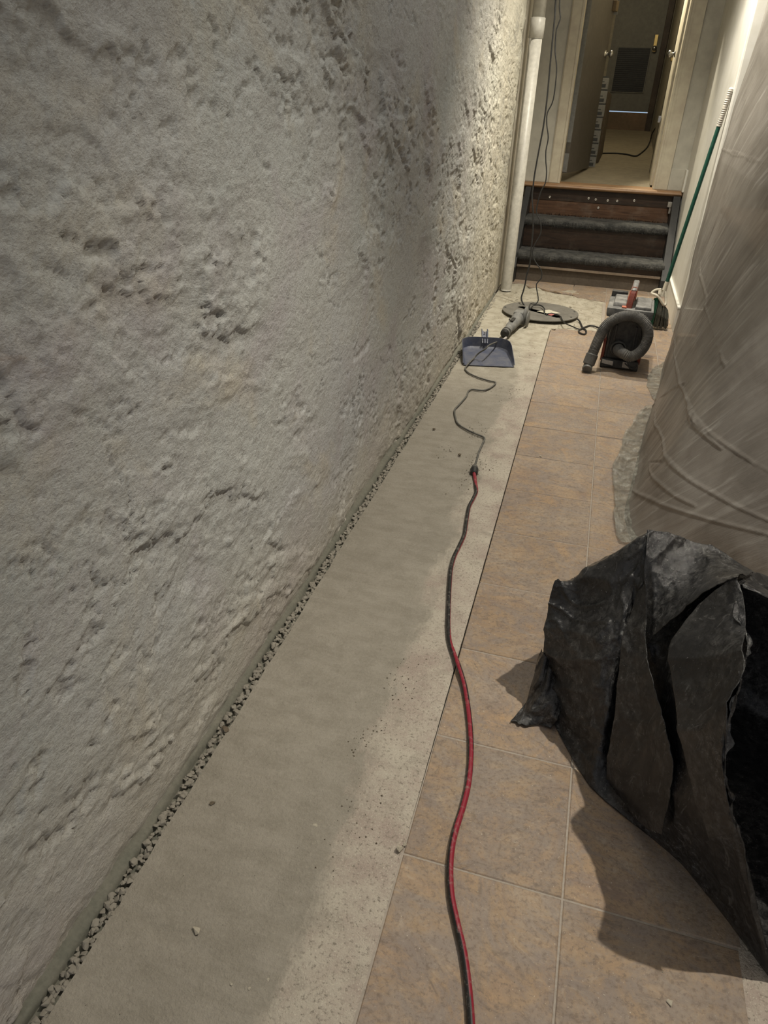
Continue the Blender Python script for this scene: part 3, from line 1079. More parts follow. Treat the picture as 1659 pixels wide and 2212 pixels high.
# ================================================================== PIPE
pp = empty('waste_pipe', (-.628, 5.90, 0), 'white plastic waste pipe standing in the corner before the stairs', 'pipe')
v, f = lathe([(.042, .004), (.044, .02), (.044, 1.735)], 28, 2, (-.630, 5.90, 0))
child(obj_from('pipe_run', v, f, 'pipe', None, True), pp)
v, f = lathe([(.040, 1.80), (.044, 1.80), (.044, 3.0)], 28, 2, (-.630, 5.90, 0))
child(obj_from('pipe_run', v, f, 'pipe', None, True), pp)
v, f = lathe([(.045, 1.700), (.0505, 1.702), (.0505, 1.815), (.045, 1.818)], 28, 2, (-.630, 5.90, 0))
child(obj_from('coupling', v, f, 'pipe', None, True), pp)

# ================================================================== ACCESS COVER
CX, CY, CR = -.30, 5.295, .272
cvr = empty('access_cover', (CX, CY, .0), 'round grey access cover with a long slot lying on the broken concrete', 'cover')
N = 72
pa, pb_ = Vector((-.462, 5.372)), Vector((-.148, 5.170))
ax = (pb_ - pa)
hl, hw = ax.length / 2, .030
ax.normalize()
nx = Vector((-ax.y, ax.x))
sc_ = (pa + pb_) / 2
vo, vi = [], []
a0 = math.atan2(ax.y, ax.x)
for k in range(N):
    a = 2 * math.pi * k / N
    q = Vector((CX + CR * math.cos(a + a0), CY + CR * math.sin(a + a0)))
    vo.append(q)
    ca, sa = math.cos(a), math.sin(a)
    e = (abs(ca) ** .25) * (1 if ca >= 0 else -1) * hl * min(1, abs(ca) * 1.0 + .0) ** .6
    vi.append(sc_ + ax * (hl * ca) + nx * (hw * (1 if sa > 0 else -1) * min(1, abs(sa) * 3)))
vv, ff = [], []


def tilt(q):
    return .0045 + .012 * (.5 + (q.x - CX) * .2 - (q.y - CY) * .9)


for ring, zz in ((vo, -.006), (vo, 0), (vi, .0), (vi, -.003)):
    vv += [Vector((q.x, q.y, tilt(q) + .008 + zz)) for q in ring]
for r in range(3):
    for k in range(N):
        ff.append((r * N + k, r * N + (k + 1) % N, (r + 1) * N + (k + 1) % N, (r + 1) * N + k))
for k in range(N):
    ff.append((3 * N + k, 3 * N + (k + 1) % N, (k + 1) % N, k))
MBc = MB().add(vv, ff)
MBc.build('plate', 'cover', cvr)
for q in (Vector((-.555, 5.30)), Vector((-.06, 5.37)), Vector((-.075, 5.20))):
    v, f = lathe([(.007, 0), (.007, .003), (.003, .004)], 10, 2, (q.x, q.y, tilt(q) + .008))
    child(obj_from('bolt', v, f, 'slate', None, True), cvr)


def sheet_quad(name, px_pts, mat, lift, parent=None):
    """a small flat paper lying on the cover"""
    pts = []
    for q in px_pts:
        p = at(*q, 2, .02)
        pts.append(Vector((p.x, p.y, tilt(p) + .008 + lift)))
    c = sum(pts, Vector()) / len(pts)
    n = len(pts)
    v = pts + [p + Vector((0, 0, .0008)) for p in pts]
    f = [tuple(range(n))[::-1], tuple(range(n, 2 * n))] + [(i, (i + 1) % n, n + (i + 1) % n, n + i) for i in range(n)]
    return obj_from(name, v, f, mat)


z2 = lambda x, y: (1080 + x / 8.295, 540 + y / 8.295)
o = sheet_quad('paper_scrap', [z2(660, 1100), z2(880, 1068), z2(1085, 1135), z2(880, 1145)], 'paper', .001)
tag(o, 'cream paper scrap with a red corner lying on the grey access cover', 'paper')
r_ = sheet_quad('red_print', [z2(860, 1165), z2(905, 1142), z2(1000, 1150), z2(920, 1188)], 'redpaper', .0022)
r_.parent = o

# ================================================================== CABLES
def cable(name, pts, r, mat, label, cat='cable', seg=8, step=.02, group=None):
    o = MB().tube(spline(pts, step), r, seg).build(name, mat, None, True)
    return tag(o, label, cat, group)


def zz3(x, y):
    return (1040 + x / 3.16, y / 3.16)


A = [(508, 0), (500, 120), (486, 260), (470, 430), (455, 600), (440, 740), (420, 880), (397, 1000), (375, 1120), (360, 1210), (352, 1280), (345, 1340), (352, 1450), (352, 1560), (342, 1680), (330, 1800), (308, 1880), (300, 1930), (285, 1990), (272, 2030), (280, 2065), (305, 2100), (318, 2118)]
pts = []
for i, q in enumerate(A):
    yy = 5.62 - .22 * (i / (len(A) - 1)) ** 1.5
    p = at(*zz3(*q), 1, yy)
    pts.append(p)
pts.append(Vector((-.42, 5.345, -.06)))
for q in (2.2, 2.6, 3.0):
    pts.insert(0, Vector((pts[0].x - .006, pts[0].y, q)))
cable('hanging_cable', pts, .0055, 'rubber', 'straighter black cable hanging past the pipe into the slot of the access cover')
B = [(535, 0), (538, 130), (512, 200), (503, 350), (513, 480), (490, 680), (450, 770), (446, 850), (456, 940), (440, 1030), (440, 1110), (445, 1170), (436, 1250), (405, 1310), (375, 1440), (400, 1510), (405, 1590), (358, 1680), (350, 1740), (370, 1790), (410, 1850), (408, 1900), (375, 1940), (382, 2000), (388, 2050), (370, 2075), (340, 2085), (330, 2095)]
pts = []
for i, q in enumerate(B):
    yy = 5.66 - .24 * (i / (len(B) - 1)) ** 1.5
    pts.append(at(*zz3(*q), 1, yy))
pts[-1].z = .03
pts[-2].z = .03
for q in (2.2, 2.6, 3.0):
    pts.insert(0, Vector((pts[0].x - .006, pts[0].y, q)))
pts += [Vector((-.385, 5.315, .012)), Vector((-.38, 5.30, -.05))]
cable('hanging_cable', pts, .0042, 'rubber', 'thinner wavy black cable hanging beside the straighter one over the steps')


def on_floor(L, z=.006):
    return [at(q[0], q[1], 2, (q[2] if len(q) > 2 else z)) for q in L]


E2 = [z2(*q) for q in [(540, 1030), (600, 995), (700, 985), (770, 1020), (800, 1095), (792, 1160)]]
p1 = [at(*q, 2, .035) for q in E2]
p1[0].z = .02
p1[-1].z = -.03
cable('looped_cable', p1, .0045, 'rubber', 'short loop of black cable humped over the slot of the access cover')
E3 = [z2(*q) for q in [(800, 1165), (850, 1142), (1000, 1150), (1080, 1190), (1120, 1260), (1180, 1320)]]
p1 = [at(*q, 2, .032) for q in E3]
p1[0].z = -.03
E4 = [z2(*q) for q in [(1300, 1372), (1420, 1420), (1500, 1400)]]
p1 += [at(*q, 2, .006) for q in E4]
cable('looped_cable', p1, .004, 'rubber', 'black cable running from the slot over the edge of the access cover')
VC = [z2(1385, 1235), z2(1430, 1280), z2(1480, 1390), z2(1535, 1435), z2(1545, 1480), (1262, 722), (1254, 720), (1250, 716), (1254, 711), (1263, 707), (1274, 703.5), (1285, 705), (1300, 711)]
cable('vacuum_cord', [at(q[0], q[1], 2, .0065 if i else .016) for i, q in enumerate(VC)], .0055, 'rubber', 'black cord looped on the floor between the access cover and the vacuum')

ZG = lambda x, y: (940 + x / 5.925, 680 + y / 5.925)
# ================================================================== DUSTPAN
pan = empty('dustpan', (-.505, 4.12, 0), 'dusty slate blue dustpan lying open on the concrete beside the rough wall', 'dustpan')
PY0, PY1, PHW, PHT = 3.99, 4.31, .148, .064
pth = []                                   # plan outline: up one side, round the back, down the other
for k in range(9):
    pth.append((-PHW + .008 * (k / 8), PY0 + (PY1 - .085 - PY0) * k / 8))
for k in range(1, 12):
    a = math.pi - k / 12 * math.pi / 2
    pth.append((-PHW + .008 + .085 + .085 * math.cos(a), PY1 - .085 + .085 * math.sin(a)))
half = list(pth)
nb = 10
back = [(-PHW + .093 + (2 * PHW - .186) * k / nb, PY1) for k in range(nb + 1)]
pth = half + back + [(-x, y) for x, y in reversed(half)]
pv, pf = [], []
npth = len(pth)
for (x, y) in pth:
    t_ = (y - PY0) / (PY1 - PY0)
    hgt = .004 + (PHT - .004) * min(1, t_ / .55) ** .8
    zf = .003 + .006 * min(1, t_ * 4)
    cx_, cy_ = x * .93, PY0 + (y - PY0) * .93
    out = 1.0 + .03 * t_
    pv += [Vector((-.505 + cx_ * .55, PY0 + (cy_ - PY0) * .96 - .002, zf)), Vector((-.505 + cx_, cy_, zf)), Vector((-.505 + x * .985, PY0 + (y - PY0) * .985, zf + .010)), Vector((-.505 + x * out, y + .004 * t_, hgt + .010)), Vector((-.505 + x * (out + .022), y + .010 * t_, hgt + .009)), Vector((-.505 + x * (out + .024), y + .011 * t_, hgt + .002))]
for i in range(npth - 1):
    for k in range(5):
        a = i * 6 + k
        pf.append((a, a + 1, a + 7, a + 6))
# floor of the scoop between the two inner lines
for i in range(npth // 2):
    j = npth - 1 - i
    if j - 1 > i + 1:
        pf.append((i * 6, (i + 1) * 6, (j - 1) * 6, j * 6))
MB().add(pv, pf).build('scoop', 'bluepan', pan, True)
MB().box((-.652, PY0 - .008, .003), (-.360, PY0 + .050, .0058), .001).build('lip', 'bluepan', pan)
pan.rotation_euler.z = math.radians(14)
hb = at(*ZG(605, 385), 1, 4.30)
hb.z = max(hb.z, .045)
hb.x = -.505
ht = at(*ZG(607, 185), 1, 4.37)
ht.x = -.505
hdl = MB()
hd = (ht - hb)
for sx in (-1, 1):
    hdl.hexa([hb + Vector((sx * .015 - .003, -.012, 0)), hb + Vector((sx * .015 + .003, -.012, 0)), hb + Vector((sx * .015 + .003, .022, 0)), hb + Vector((sx * .015 - .003, .022, 0)),
              ht + Vector((sx * .0175 - .003, -.012, 0)), ht + Vector((sx * .0175 + .003, -.012, 0)), ht + Vector((sx * .0175 + .003, .022, 0)), ht + Vector((sx * .0175 - .003, .022, 0))], .001)
hdl.hexa([hb + Vector((-.015, .004, 0)), hb + Vector((.015, .004, 0)), hb + Vector((.015, .012, 0)), hb + Vector((-.015, .012, 0)),
          ht + Vector((-.017, .004, -.012)), ht + Vector((.017, .004, -.012)), ht + Vector((.017, .012, -.012)), ht + Vector((-.017, .012, -.012))], .001)
hdl.build('handle', 'bluepan', pan)
rv_, rf_ = lathe([(.006, 0), (.006, -.003), (.003, -.005)], 12, 1, tuple(hb.lerp(ht, .78) + Vector((0, .004, 0))))
child(obj_from('rivet', rv_, rf_, 'sticker', None, True), pan)
MB().tube(spline([hb + Vector((0, -.006, -.005)), hb.lerp(ht, .4) + Vector((0, .0, 0))], .01), .008, 10).build('rib', 'bluepan', pan, True)

# ================================================================== ANGLE GRINDER
gr = empty('angle_grinder', (-.43, 4.75, 0), 'dust-coated grey angle grinder lying between the dustpan and the access cover', 'grinder')
g0 = Vector((-.462, 4.56, .036))
g1 = Vector((-.408, 4.99, .055))
gd = (g1 - g0)
ring_t = [0, .02, .03, .30, .32, .34, .70, .72, .80]
ring_r = [.022, .027, .030, .028, .031, .033, .037, .042, .043]
MB().tube([g0 + gd * t for t in ring_t], 0, 20, ring_r).build('body', 'grinder', gr, True)
v = []
MB().tube([g0 - gd * .02, g0, g0 + gd * .10, g0 + gd * .11], 0, 20, [.018, .028, .0315, .027]).build('rear_cap', 'grinder_d', gr, True)
hm = Matrix.Translation(g0 + gd * .88) @ Matrix.Rotation(-math.atan2(gd.x, gd.y), 4, 'Z')
MB().box((-.036, -.045, -.038), (.036, .050, .042), .012, hm).build('gear_head', 'grinder', gr, True)
gv, gf = lathe([(.022, .030), (.058, .032), (.062, .038), (.062, .044), (.020, .046)], 28, 0)
gm = Matrix.Translation(g0 + gd * .90 + Vector((0, 0, .012))) @ Matrix.Rotation(-math.atan2(gd.x, gd.y), 4, 'Z')
child(obj_from('guard', [gm @ q for q in gv], gf, 'grinder', None, True), gr)
gv, gf = lathe([(.010, .044), (.052, .050), (.054, .054), (.050, .057), (.012, .060)], 28, 0)
child(obj_from('disc', [gm @ Vector((q.x + .012, q.y - .035, q.z - .012)) for q in gv], gf, 'grinder', None, True), gr)
MB().tube([g0 + gd * .62 + Vector((-.036, 0, .012)), g0 + gd * .62 + Vector((-.043, 0, .014))], .008, 10).build('brush_cap', 'grinder_d', gr, True)
MB().box((-.010, -.05, .036), (.012, .03, .043), .003, Matrix.Translation(g0 + gd * .45) @ Matrix.Rotation(-math.atan2(gd.x, gd.y), 4, 'Z')).build('switch', 'grinder_d', gr, True)
MB().tube([g0 + Vector((.014, -.012, -.02)), g0 + Vector((-.002, -.06, -.026))], .0075, 10).build('cord_sleeve', 'sticker', gr, True)

G = [(780, 322, .028), (700, 385, .088), (640, 440, .078), (560, 490, .048), (500, 550, .022), (430, 620, .018), (392, 668, .013), (385, 695, .006), (430, 745, .006), (560, 805, .006), (690, 845, .006), (772, 865, .006), (745, 908, .006), (650, 962, .006), (560, 965, .006), (470, 955, .006), (425, 980, .006), (395, 1050, .006)]
gp = [at(*ZG(a, b), 2, c) for a, b, c in G]
gp[0] = g0 + Vector((-.005, -.065, -.024))
gp += on_floor([(990, 876), (982, 886), (984, 902), (990, 916), (1010, 929), (1030, 938), (1046, 946), (1042, 960), (1035, 975), (1030, 993), (1026, 1006)], .007)
cable('power_tool_cord', gp, .0043, 'greycord', 'dusty grey cord crossing the dustpan and zigzagging over the concrete to a plug', 'cord', 10, .012)

# ================================================================== EXTENSION CORD
ex = [(1024, 1022, .014), (1026, 1034), (1028, 1050), (1029, 1062), (1022, 1078), (1013, 1096), (1007, 1130), (1003, 1155), (992, 1180), (981, 1203), (974, 1230), (971, 1265), (969, 1310), (968, 1350), (971, 1385), (981, 1414, .012), (991, 1440, .016), (1003, 1480, .012), (1011, 1530), (1016, 1580), (1017, 1630), (1012, 1690), (1000, 1742), (985, 1790), (976, 1830), (972, 1880), (975, 1935), (986, 1990), (1000, 2050), (1009, 2110), (1015, 2170), (1018, 2215)]
ep = [at(q[0], q[1], 2, q[2] if len(q) > 2 else .009) for q in ex]
dl = (ep[-1] - ep[-2]).normalized()
ep += [ep[-1] + dl * .15, ep[-1] + dl * .4]
path = spline(ep, .008)
SEG = 20
mb = MB().tube(path, .0070, SEG)
root = mb.build('extension_cord', 'cord2', None, True)
tag(root, 'thick red and black extension cord winding along the sawn joint towards the camera', 'cord')
L = [0.0]
for a, b in zip(path, path[1:]):
    L.append(L[-1] + (b - a).length)
tot = L[-1]
ca = root.data.color_attributes.new('stripe', 'FLOAT_COLOR', 'POINT')
# which side of the cord shows the red: it turns over slowly along its length
keys = [(0, .25), (.05, .1), (.075, -.25), (.30, -.15), (.46, .0), (.56, .12), (.72, .22), (.80, .22), (.90, -.05), (1.0, -.22)]
for i, p in enumerate(path):
    yv = p.y
    d_ = (path[min(i + 1, len(path) - 1)] - path[max(i - 1, 0)]).normalized()
    side = Vector((-d_.y, d_.x, 0)).normalized() if abs(d_.z) < .9 else Vector((1, 0, 0))
    if side.x < 0:
        side = -side
    KY = [3.1, 2.60, 2.45, 1.9, 1.6, 1.45, 1.3, 1.15, 1.05, .95, .80, .66, .52, .42]
    KP = [0, 40, 100, 100, 95, -20, -10, 5, 30, 70, 75, 80, 90, 95]
    KT = [180, 180, 55, 52, 50, 40, 40, 45, 70, 95, 92, 72, 50, 40]
    ph = math.radians(np.interp(-yv, [-q for q in KY], KP))
    thr = math.cos(math.radians(np.interp(-yv, [-q for q in KY], KT)))
    for k in range(SEG):
        n = (root.data.vertices[i * SEG + k].co - p).normalized()
        s = n.dot(side) * math.sin(ph) + n.z * math.cos(ph)
        ca.data[i * SEG + k].color = (1, 1, 1, 1) if s > thr else (0, 0, 0, 1)
# plug and socket where the two cords meet
pj = path[0]
pd = (at(1026, 1002, 2, .012) - pj).normalized()
MB().tube([pj - pd * .004, pj + pd * .0, pj + pd * .03, pj + pd * .033], 0, 14, [.010, .015, .0175, .012]).build('socket', 'rubber', root, True)
MB().tube([pj + pd * .034, pj + pd * .036, pj + pd * .058, pj + pd * .075], 0, 14, [.012, .016, .0135, .007]).build('plug', 'greycord', root, True)
MB().box((-.016, -.004, -.006), (.016, .008, .006), .002, Matrix.Translation(pj + pd * .03)).build('locking_tabs', 'rubber', root)

# ================================================================== VACUUM
vc = empty('shop_vacuum', (.25, 4.35, 0), 'black and red box-shaped shop vacuum with a grey ribbed hose wrapped round its front', 'vacuum')
VX, VYF, VYB = .252, 4.215, 4.54


def vp(x, y, z):
    """local: turned a few degrees about the vertical"""
    a = math.radians(-3)
    dx, dy = x, y - VYF
    return Vector((VX + dx * math.cos(a) - dy * math.sin(a), VYF + dx * math.sin(a) + dy * math.cos(a), z))


def vhex(x0, x1, y0, y1, z0, z1, tx=0, ty=0):
    return [vp(x0, y0, z0), vp(x1, y0, z0), vp(x1, y1, z0), vp(x0, y1, z0), vp(x0 - tx, y0 - ty, z1), vp(x1 + tx, y0 - ty, z1), vp(x1 + tx, y1 + ty, z1), vp(x0 - tx, y1 + ty, z1)]


MB().hexa(vhex(-.095, .095, VYF + .045, VYB, .03, .30, .012, .0), .012).build('tank', 'vacblack', vc, True)
MB().hexa(vhex(-.108, .108, VYF, VYB + .01, .008, .055, -.004, -.006), .008).build('base_tray', 'vacblack', vc, True)
MB().hexa(vhex(-.112, -.094, VYF + .03, VYB - .02, .035, .165, -.001, 0), .004).build('side_panel', 'vacred', vc, True)
MB().hexa(vhex(.094, .112, VYF + .03, VYB - .02, .035, .165, .001, 0), .004).build('side_panel', 'vacred', vc, True)
for sx in (-.09, .09):
    for yy in (VYF + .012, VYB - .03):
        MB().hexa(vhex(sx - .016, sx + .016, yy, yy + .03, 0, .012, 0, 0), .003).build('foot', 'vacblack', vc)
# hollow front with a raised arched frame
fr = [vp(x, VYF + .030, z) for x, z in [(-.085, .06), (-.083, .15), (-.076, .235), (-.062, .268), (-.03, .280), (.03, .280), (.060, .268), (.074, .235), (.082, .15), (.085, .06)]]
MB().tube(spline(fr, .02), .008, 8).build('front_frame', 'vacblack', vc, True)
MB().hexa(vhex(-.080, .080, VYF + .034, VYF + .046, .055, .275, -.006, 0), .003).build('front_panel', 'vacblack', vc)
for sx in (-.055, .055):
    MB().hexa(vhex(sx - .006, sx + .006, VYF + .026, VYF + .036, .07, .25, 0, 0), .002).build('front_rib', 'vacblack', vc)
# lid with its stepped top
MB().hexa(vhex(-.124, .124, VYF + .015, VYB + .015, .292, .345, .004, .0), .012).build('lid', 'vaclid', vc, True)
MB().hexa(vhex(.022, .112, VYF + .035, VYB - .03, .345, .360, -.003, -.003), .005).build('lid_step', 'vaclid', vc, True)
MB().hexa(vhex(-.100, -.022, VYF + .06, VYB - .03, .345, .366, -.006, -.010), .006).build('lid_step', 'vaclid', vc, True)
MB().hexa(vhex(-.122, -.030, VYB - .02, VYB + .03, .30, .375, 0, 0), .006).build('power_head', 'vacblack', vc, True)
# carrying handle: an upturned channel arching front to back
hp = [(-.012, VYF + .055, .335), (-.008, VYF + .075, .385), (-.002, VYF + .10, .425), (.002, VYF + .14, .446), (.004, VYF + .20, .452), (.004, VYF + .25, .440), (.003, VYF + .275, .40), (.002, VYF + .28, .345)]
hs = spline([vp(*q) for q in hp], .012)
hv, hf = [], []
secs = [(-.017, .0), (-.017, .022), (-.012, .028), (.012, .028), (.017, .022), (.017, .0), (.012, .0), (.012, .018), (-.012, .018), (-.012, .0)]
for i, p in enumerate(hs):
    d_ = (hs[min(i + 1, len(hs) - 1)] - hs[max(i - 1, 0)]).normalized()
    sx = Vector((1, 0, 0))
    up = sx.cross(d_).normalized()
    if up.z < -.3:
        up = -up
    for (a, b) in secs:
        hv.append(p + sx * a + up * (b - .014))
n = len(secs)
for i in range(len(hs) - 1):
    for k in range(n):
        hf.append((i * n + k, i * n + (k + 1) % n, (i + 1) * n + (k + 1) % n, (i + 1) * n + k))
hf += [tuple(range(n)), tuple((len(hs) - 1) * n + k for k in range(n))]
MB().add(hv, hf).build('handle', 'vacred', vc)
mid = [i for i, p in enumerate(hs) if p.z > .425]
gv = MB()
gi = mid[0::1]
rv2, rf2 = [], []
for i in gi:
    d_ = (hs[min(i + 1, len(hs) - 1)] - hs[max(i - 1, 0)]).normalized()
    up = Vector((1, 0, 0)).cross(d_).normalized()
    for (a, b) in ((-.0155, .012), (-.011, .0165), (.011, .0165), (.0155, .012)):
        rv2.append(hs[i] + Vector((a, 0, 0)) + up * b)
for j in range(len(gi) - 1):
    for k in range(3):
        rf2.append((j * 4 + k, j * 4 + k + 1, (j + 1) * 4 + k + 1, (j + 1) * 4 + k))
child(obj_from('handle_grip', rv2, rf2, 'vaclid', None, True), vc)
fr2 = MB()
ii = mid[0] - 1
MB().tube([hs[max(ii - 2, 0)] + Vector((-.017, -.004, 0)), hs[ii + 1] + Vector((-.017, -.004, .006)), hs[ii + 2] + Vector((-.009, -.006, .016)), hs[ii + 2] + Vector((.009, -.006, .016)), hs[ii + 1] + Vector((.017, -.004, .006)), hs[max(ii - 2, 0)] + Vector((.017, -.004, 0))], .003, 6).build('handle_rim', 'vacorange', vc, True)
MB().hexa(vhex(-.050, -.022, VYF + .030, VYF + .10, .345, .353, -.002, 0), .002).build('latch', 'vacorange', vc)
# ribbed hose: from the port at the front round the body to the nozzle on the floor
pc = vp(-.022, VYF + .030, .118)
cv, cf = lathe([(.047, .01), (.047, -.012), (.041, -.020), (.036, -.020), (.034, -.004)], 26, 1, tuple(pc))
child(obj_from('hose_port', cv, cf, 'vacblack', None, True), vc)
Q = lambda x, y, yy: at(1250 + x / 6.636, 580 + y / 6.636, 1, yy)
hose_pts = [pc + Vector((0, -.005, 0)), pc + Vector((.002, -.035, -.004)), Q(650, 1225, 4.16), Q(740, 1262, 4.155), Q(850, 1220, 4.155), Q(935, 1130, 4.16), Q(985, 1010, 4.17), Q(992, 900, 4.18), Q(960, 800, 4.19), Q(890, 725, 4.20), Q(790, 685, 4.205), Q(680, 680, 4.205), Q(560, 710, 4.205), Q(450, 770, 4.20), Q(370, 850, 4.19), Q(320, 940, 4.18), Q(270, 1050, 4.165), Q(225, 1160, 4.15), Q(195, 1235, 4.14)]
hpth = spline(hose_pts, .00155)
acc = 0
rr = []
for i, p in enumerate(hpth):
    if i:
        acc += (p - hpth[i - 1]).length
    rr.append(.0290 + .0017 * math.sin(acc / .0062 * 2 * math.pi))
MB().tube(hpth, 0, 22, rr).build('hose', 'vachose', vc, True)
ne = hpth[-1]
nd = (hpth[-1] - hpth[-12]).normalized()
MB().tube([ne - nd * .004, ne, ne + nd * .055, ne + nd * .058], 0, 20, [.030, .034, .034, .030]).build('hose_cuff', 'vachose', vc, True)
ntip = at(1250 + 115 / 6.636, 580 + 1470 / 6.636, 2, .012)
MB().tube([ne + nd * .055, (ne + nd * .06).lerp(ntip, .4), ntip + Vector((0, .012, .012)), ntip + Vector((0, 0, .008))], 0, 18, [.027, .026, .0285, .026]).build('nozzle', 'vachose', vc, True)
MB().hexa([vp(-.098, VYF - .0035, .030), vp(-.035, VYF - .0035, .022), vp(-.035, VYF, .022), vp(-.098, VYF, .03), vp(-.098, VYF - .003, .052), vp(-.035, VYF - .003, .046), vp(-.035, VYF, .046), vp(-.098, VYF, .052)]).build('label', 'sticker', vc)
MB().hexa([vp(.018, VYF - .0045, .020), vp(.060, VYF - .0045, .016), vp(.060, VYF - .001, .016), vp(.018, VYF - .001, .020), vp(.018, VYF - .0035, .052), vp(.040, VYF - .0035, .050), vp(.040, VYF, .050), vp(.018, VYF, .052)]).build('label', 'sticker', vc)
MB().tube([vp(.03, VYF - .004, .045), vp(.075, VYF - .012, .018), vp(.1, VYF - .006, .04)], .004, 8).build('cord_hook', 'vacblack', vc, True)

# ================================================================== BROOM
bt = at(1581, 188, 1, 5.22)
bf = at(1440, 612, 1, 5.25)
bd = (bt - bf).normalized()
BL = (bt - bf).length
br = empty('broom', (bf.x, bf.y, 0), 'broom with dark green pole and white grip leaning on the white wall corner', 'broom')
MB().tube([bf, bt - bd * .205], .0125, 14).build('pole', 'greenpole', br, True)
gpth = [bt - bd * (.205 - .205 * k / 40) for k in range(41)]
grad = [.0150 + .0016 * math.sin(k * math.pi * .9) for k in range(38)] + [.0145, .0115, .005]
MB().tube(gpth, 0, 14, grad).build('grip', 'grip', br, True)
fb = bf - bd * .085
MB().tube([fb, fb + bd * .03, bf + bd * .012], 0, 14, [.020, .016, .0135]).build('ferrule', 'cap', br, True)
# open cap: a bent hoop each side of the ferrule
QB = lambda x, y, yy: at(1380 + x / 5.822, 360 + y / 5.822, 1, yy)
hoop = [QB(280, 1545, 5.24), QB(215, 1550, 5.235), QB(160, 1590, 5.23), QB(215, 1615, 5.205), QB(250, 1640, 5.20), QB(285, 1700, 5.20), QB(315, 1745, 5.205), QB(338, 1725, 5.22), QB(338, 1650, 5.235), QB(330, 1570, 5.245), QB(295, 1545, 5.245)]
MB().tube(spline(hoop, .01), .0085, 10).build('cap_hoop', 'cap', br, True)
MB().tube([QB(265, 1555, 5.215), QB(262, 1600, 5.205), QB(268, 1622, 5.203)], 0, 10, [.010, .013, .009]).build('cap_web', 'cap', br, True)
bv, bf_ = MB(), MB()
c0 = QB(270, 1590, 5.235)
for k in range(420):
    u = random.uniform(-1, 1)
    w = random.uniform(-1, 1)
    root_p = Vector((.500 + u * .045 + .01, 5.225 + w * .022, .175 - .045 * u))
    tip = Vector((.515 + u * .060, 5.215 + w * .04, .012 + random.uniform(0, .02)))
    mid_p = root_p.lerp(tip, .5) + Vector((random.uniform(-.006, .006), -.012, 0))
    (bv if u > -.72 else bf_).tube([root_p, mid_p, tip], .0017, 3, None, False)
tag(bv.build('bristles', 'bristle', br), kind='stuff')
for k in range(160):
    u = random.uniform(-1, 1)
    root_p = Vector((.468 + u * .014, 5.235 + random.uniform(-.015, .015), .20))
    tip = Vector((.430 + u * .022, 5.225 + random.uniform(-.02, .02), .075 + random.uniform(0, .03)))
    bf_.tube([root_p, root_p.lerp(tip, .5) + Vector((random.uniform(-.004, .004), -.01, 0)), tip], .0019, 3, None, False)
tag(bf_.build('bristles', 'greenbristle', br), kind='stuff')

# ================================================================== BACK ROOM THINGS
stack_x, stack_y = -.185, 7.92
zc = ramp_z(7.8)
bxs = []
for k in range(7):
    hgt = .108 + .006 * (k % 3 - 1)
    ox = random.uniform(-.006, .006)
    yy = 7.84 + .012 * k
    b = empty('storage_box', (stack_x + ox, yy, zc), None, 'box', 'pale boxes stacked beside the open door')
    b['label'] = ('lowest', 'second lowest', 'third lowest', 'middle', 'third topmost', 'second topmost', 'topmost')[k] + ' pale slotted box of the stack by the open door'
    w_ = .055
    MB().box((stack_x + ox - w_, yy, zc), (stack_x + ox + w_, yy + .26, zc + hgt - .012), .003).build('shell', 'boxw', b)
    MB().box((stack_x + ox - w_ + .004, yy + .012, zc + hgt - .012), (stack_x + ox + w_ - .004, yy + .255, zc + hgt), .002).build('lid', 'boxd', b)
    MB().box((stack_x + ox - .034, yy - .0025, zc + .012), (stack_x + ox + .036, yy + .001, zc + .040), .001).build('front_slot', 'boxd', b)
    MB().box((stack_x + ox - .012, yy - .003, zc + .055), (stack_x + ox + .020, yy + .001, zc + .062), .001).build('front_mark', 'boxd', b)
    bxs.append(b)
    zc += hgt
tb = MB().hexa([(-.125, 8.05, ramp_z(8.05)), (-.105, 8.05, ramp_z(8.05)), (-.085, 8.6, ramp_z(8.6)), (-.105, 8.6, ramp_z(8.6)), (-.128, 8.06, 1.42), (-.110, 8.06, 1.42), (-.092, 8.55, 1.40), (-.11, 8.55, 1.40)], .003).build('fibre_board', 'board')
tag(tb, 'brown fibre board standing on edge behind the stacked pale boxes', 'board')
FC = [(1302, 331), (1330, 331), (1352, 333), (1372, 337), (1384, 331), (1398, 318), (1405, 303), (1409, 288), (1420, 272), (1432, 262), (1440, 257)]
fp = []
for q in FC:
    y = 8.6
    for it in range(30):
        p = at(q[0], q[1], 2, ramp_z(y) + .008)
        y = .6 * y + .4 * min(max(p.y, 7), 10.3)
    p = at(q[0], q[1], 1, min(y, 10.2))
    fp.append(p)
for i, q in enumerate(FC[-4:]):
    fp[-4 + i] = at(q[0], q[1], 1, fp[-5].y - .12 * (i + 1))
cable('floor_cable', fp, .007, 'rubber', 'black cable curving over the dusty floor of the room beyond the doorway')

# ================================================================== COVERED COUNTER AND DUST SHEET
ct = empty('covered_counter', (.95, 3.4, 0), 'long brown counter hidden behind the hanging plastic dust sheet', 'counter')
MB().box((.74, 2.3, 0), (1.22, 5.0, .78), .01).build('carcass', 'brownbox', ct)
MB().box((.70, 2.25, .78), (1.24, 5.05, .82), .01).build('counter_top', 'tan', ct)

sh_u = np.linspace(0, 1, 680)
sh_v = np.linspace(0, 1, 440)
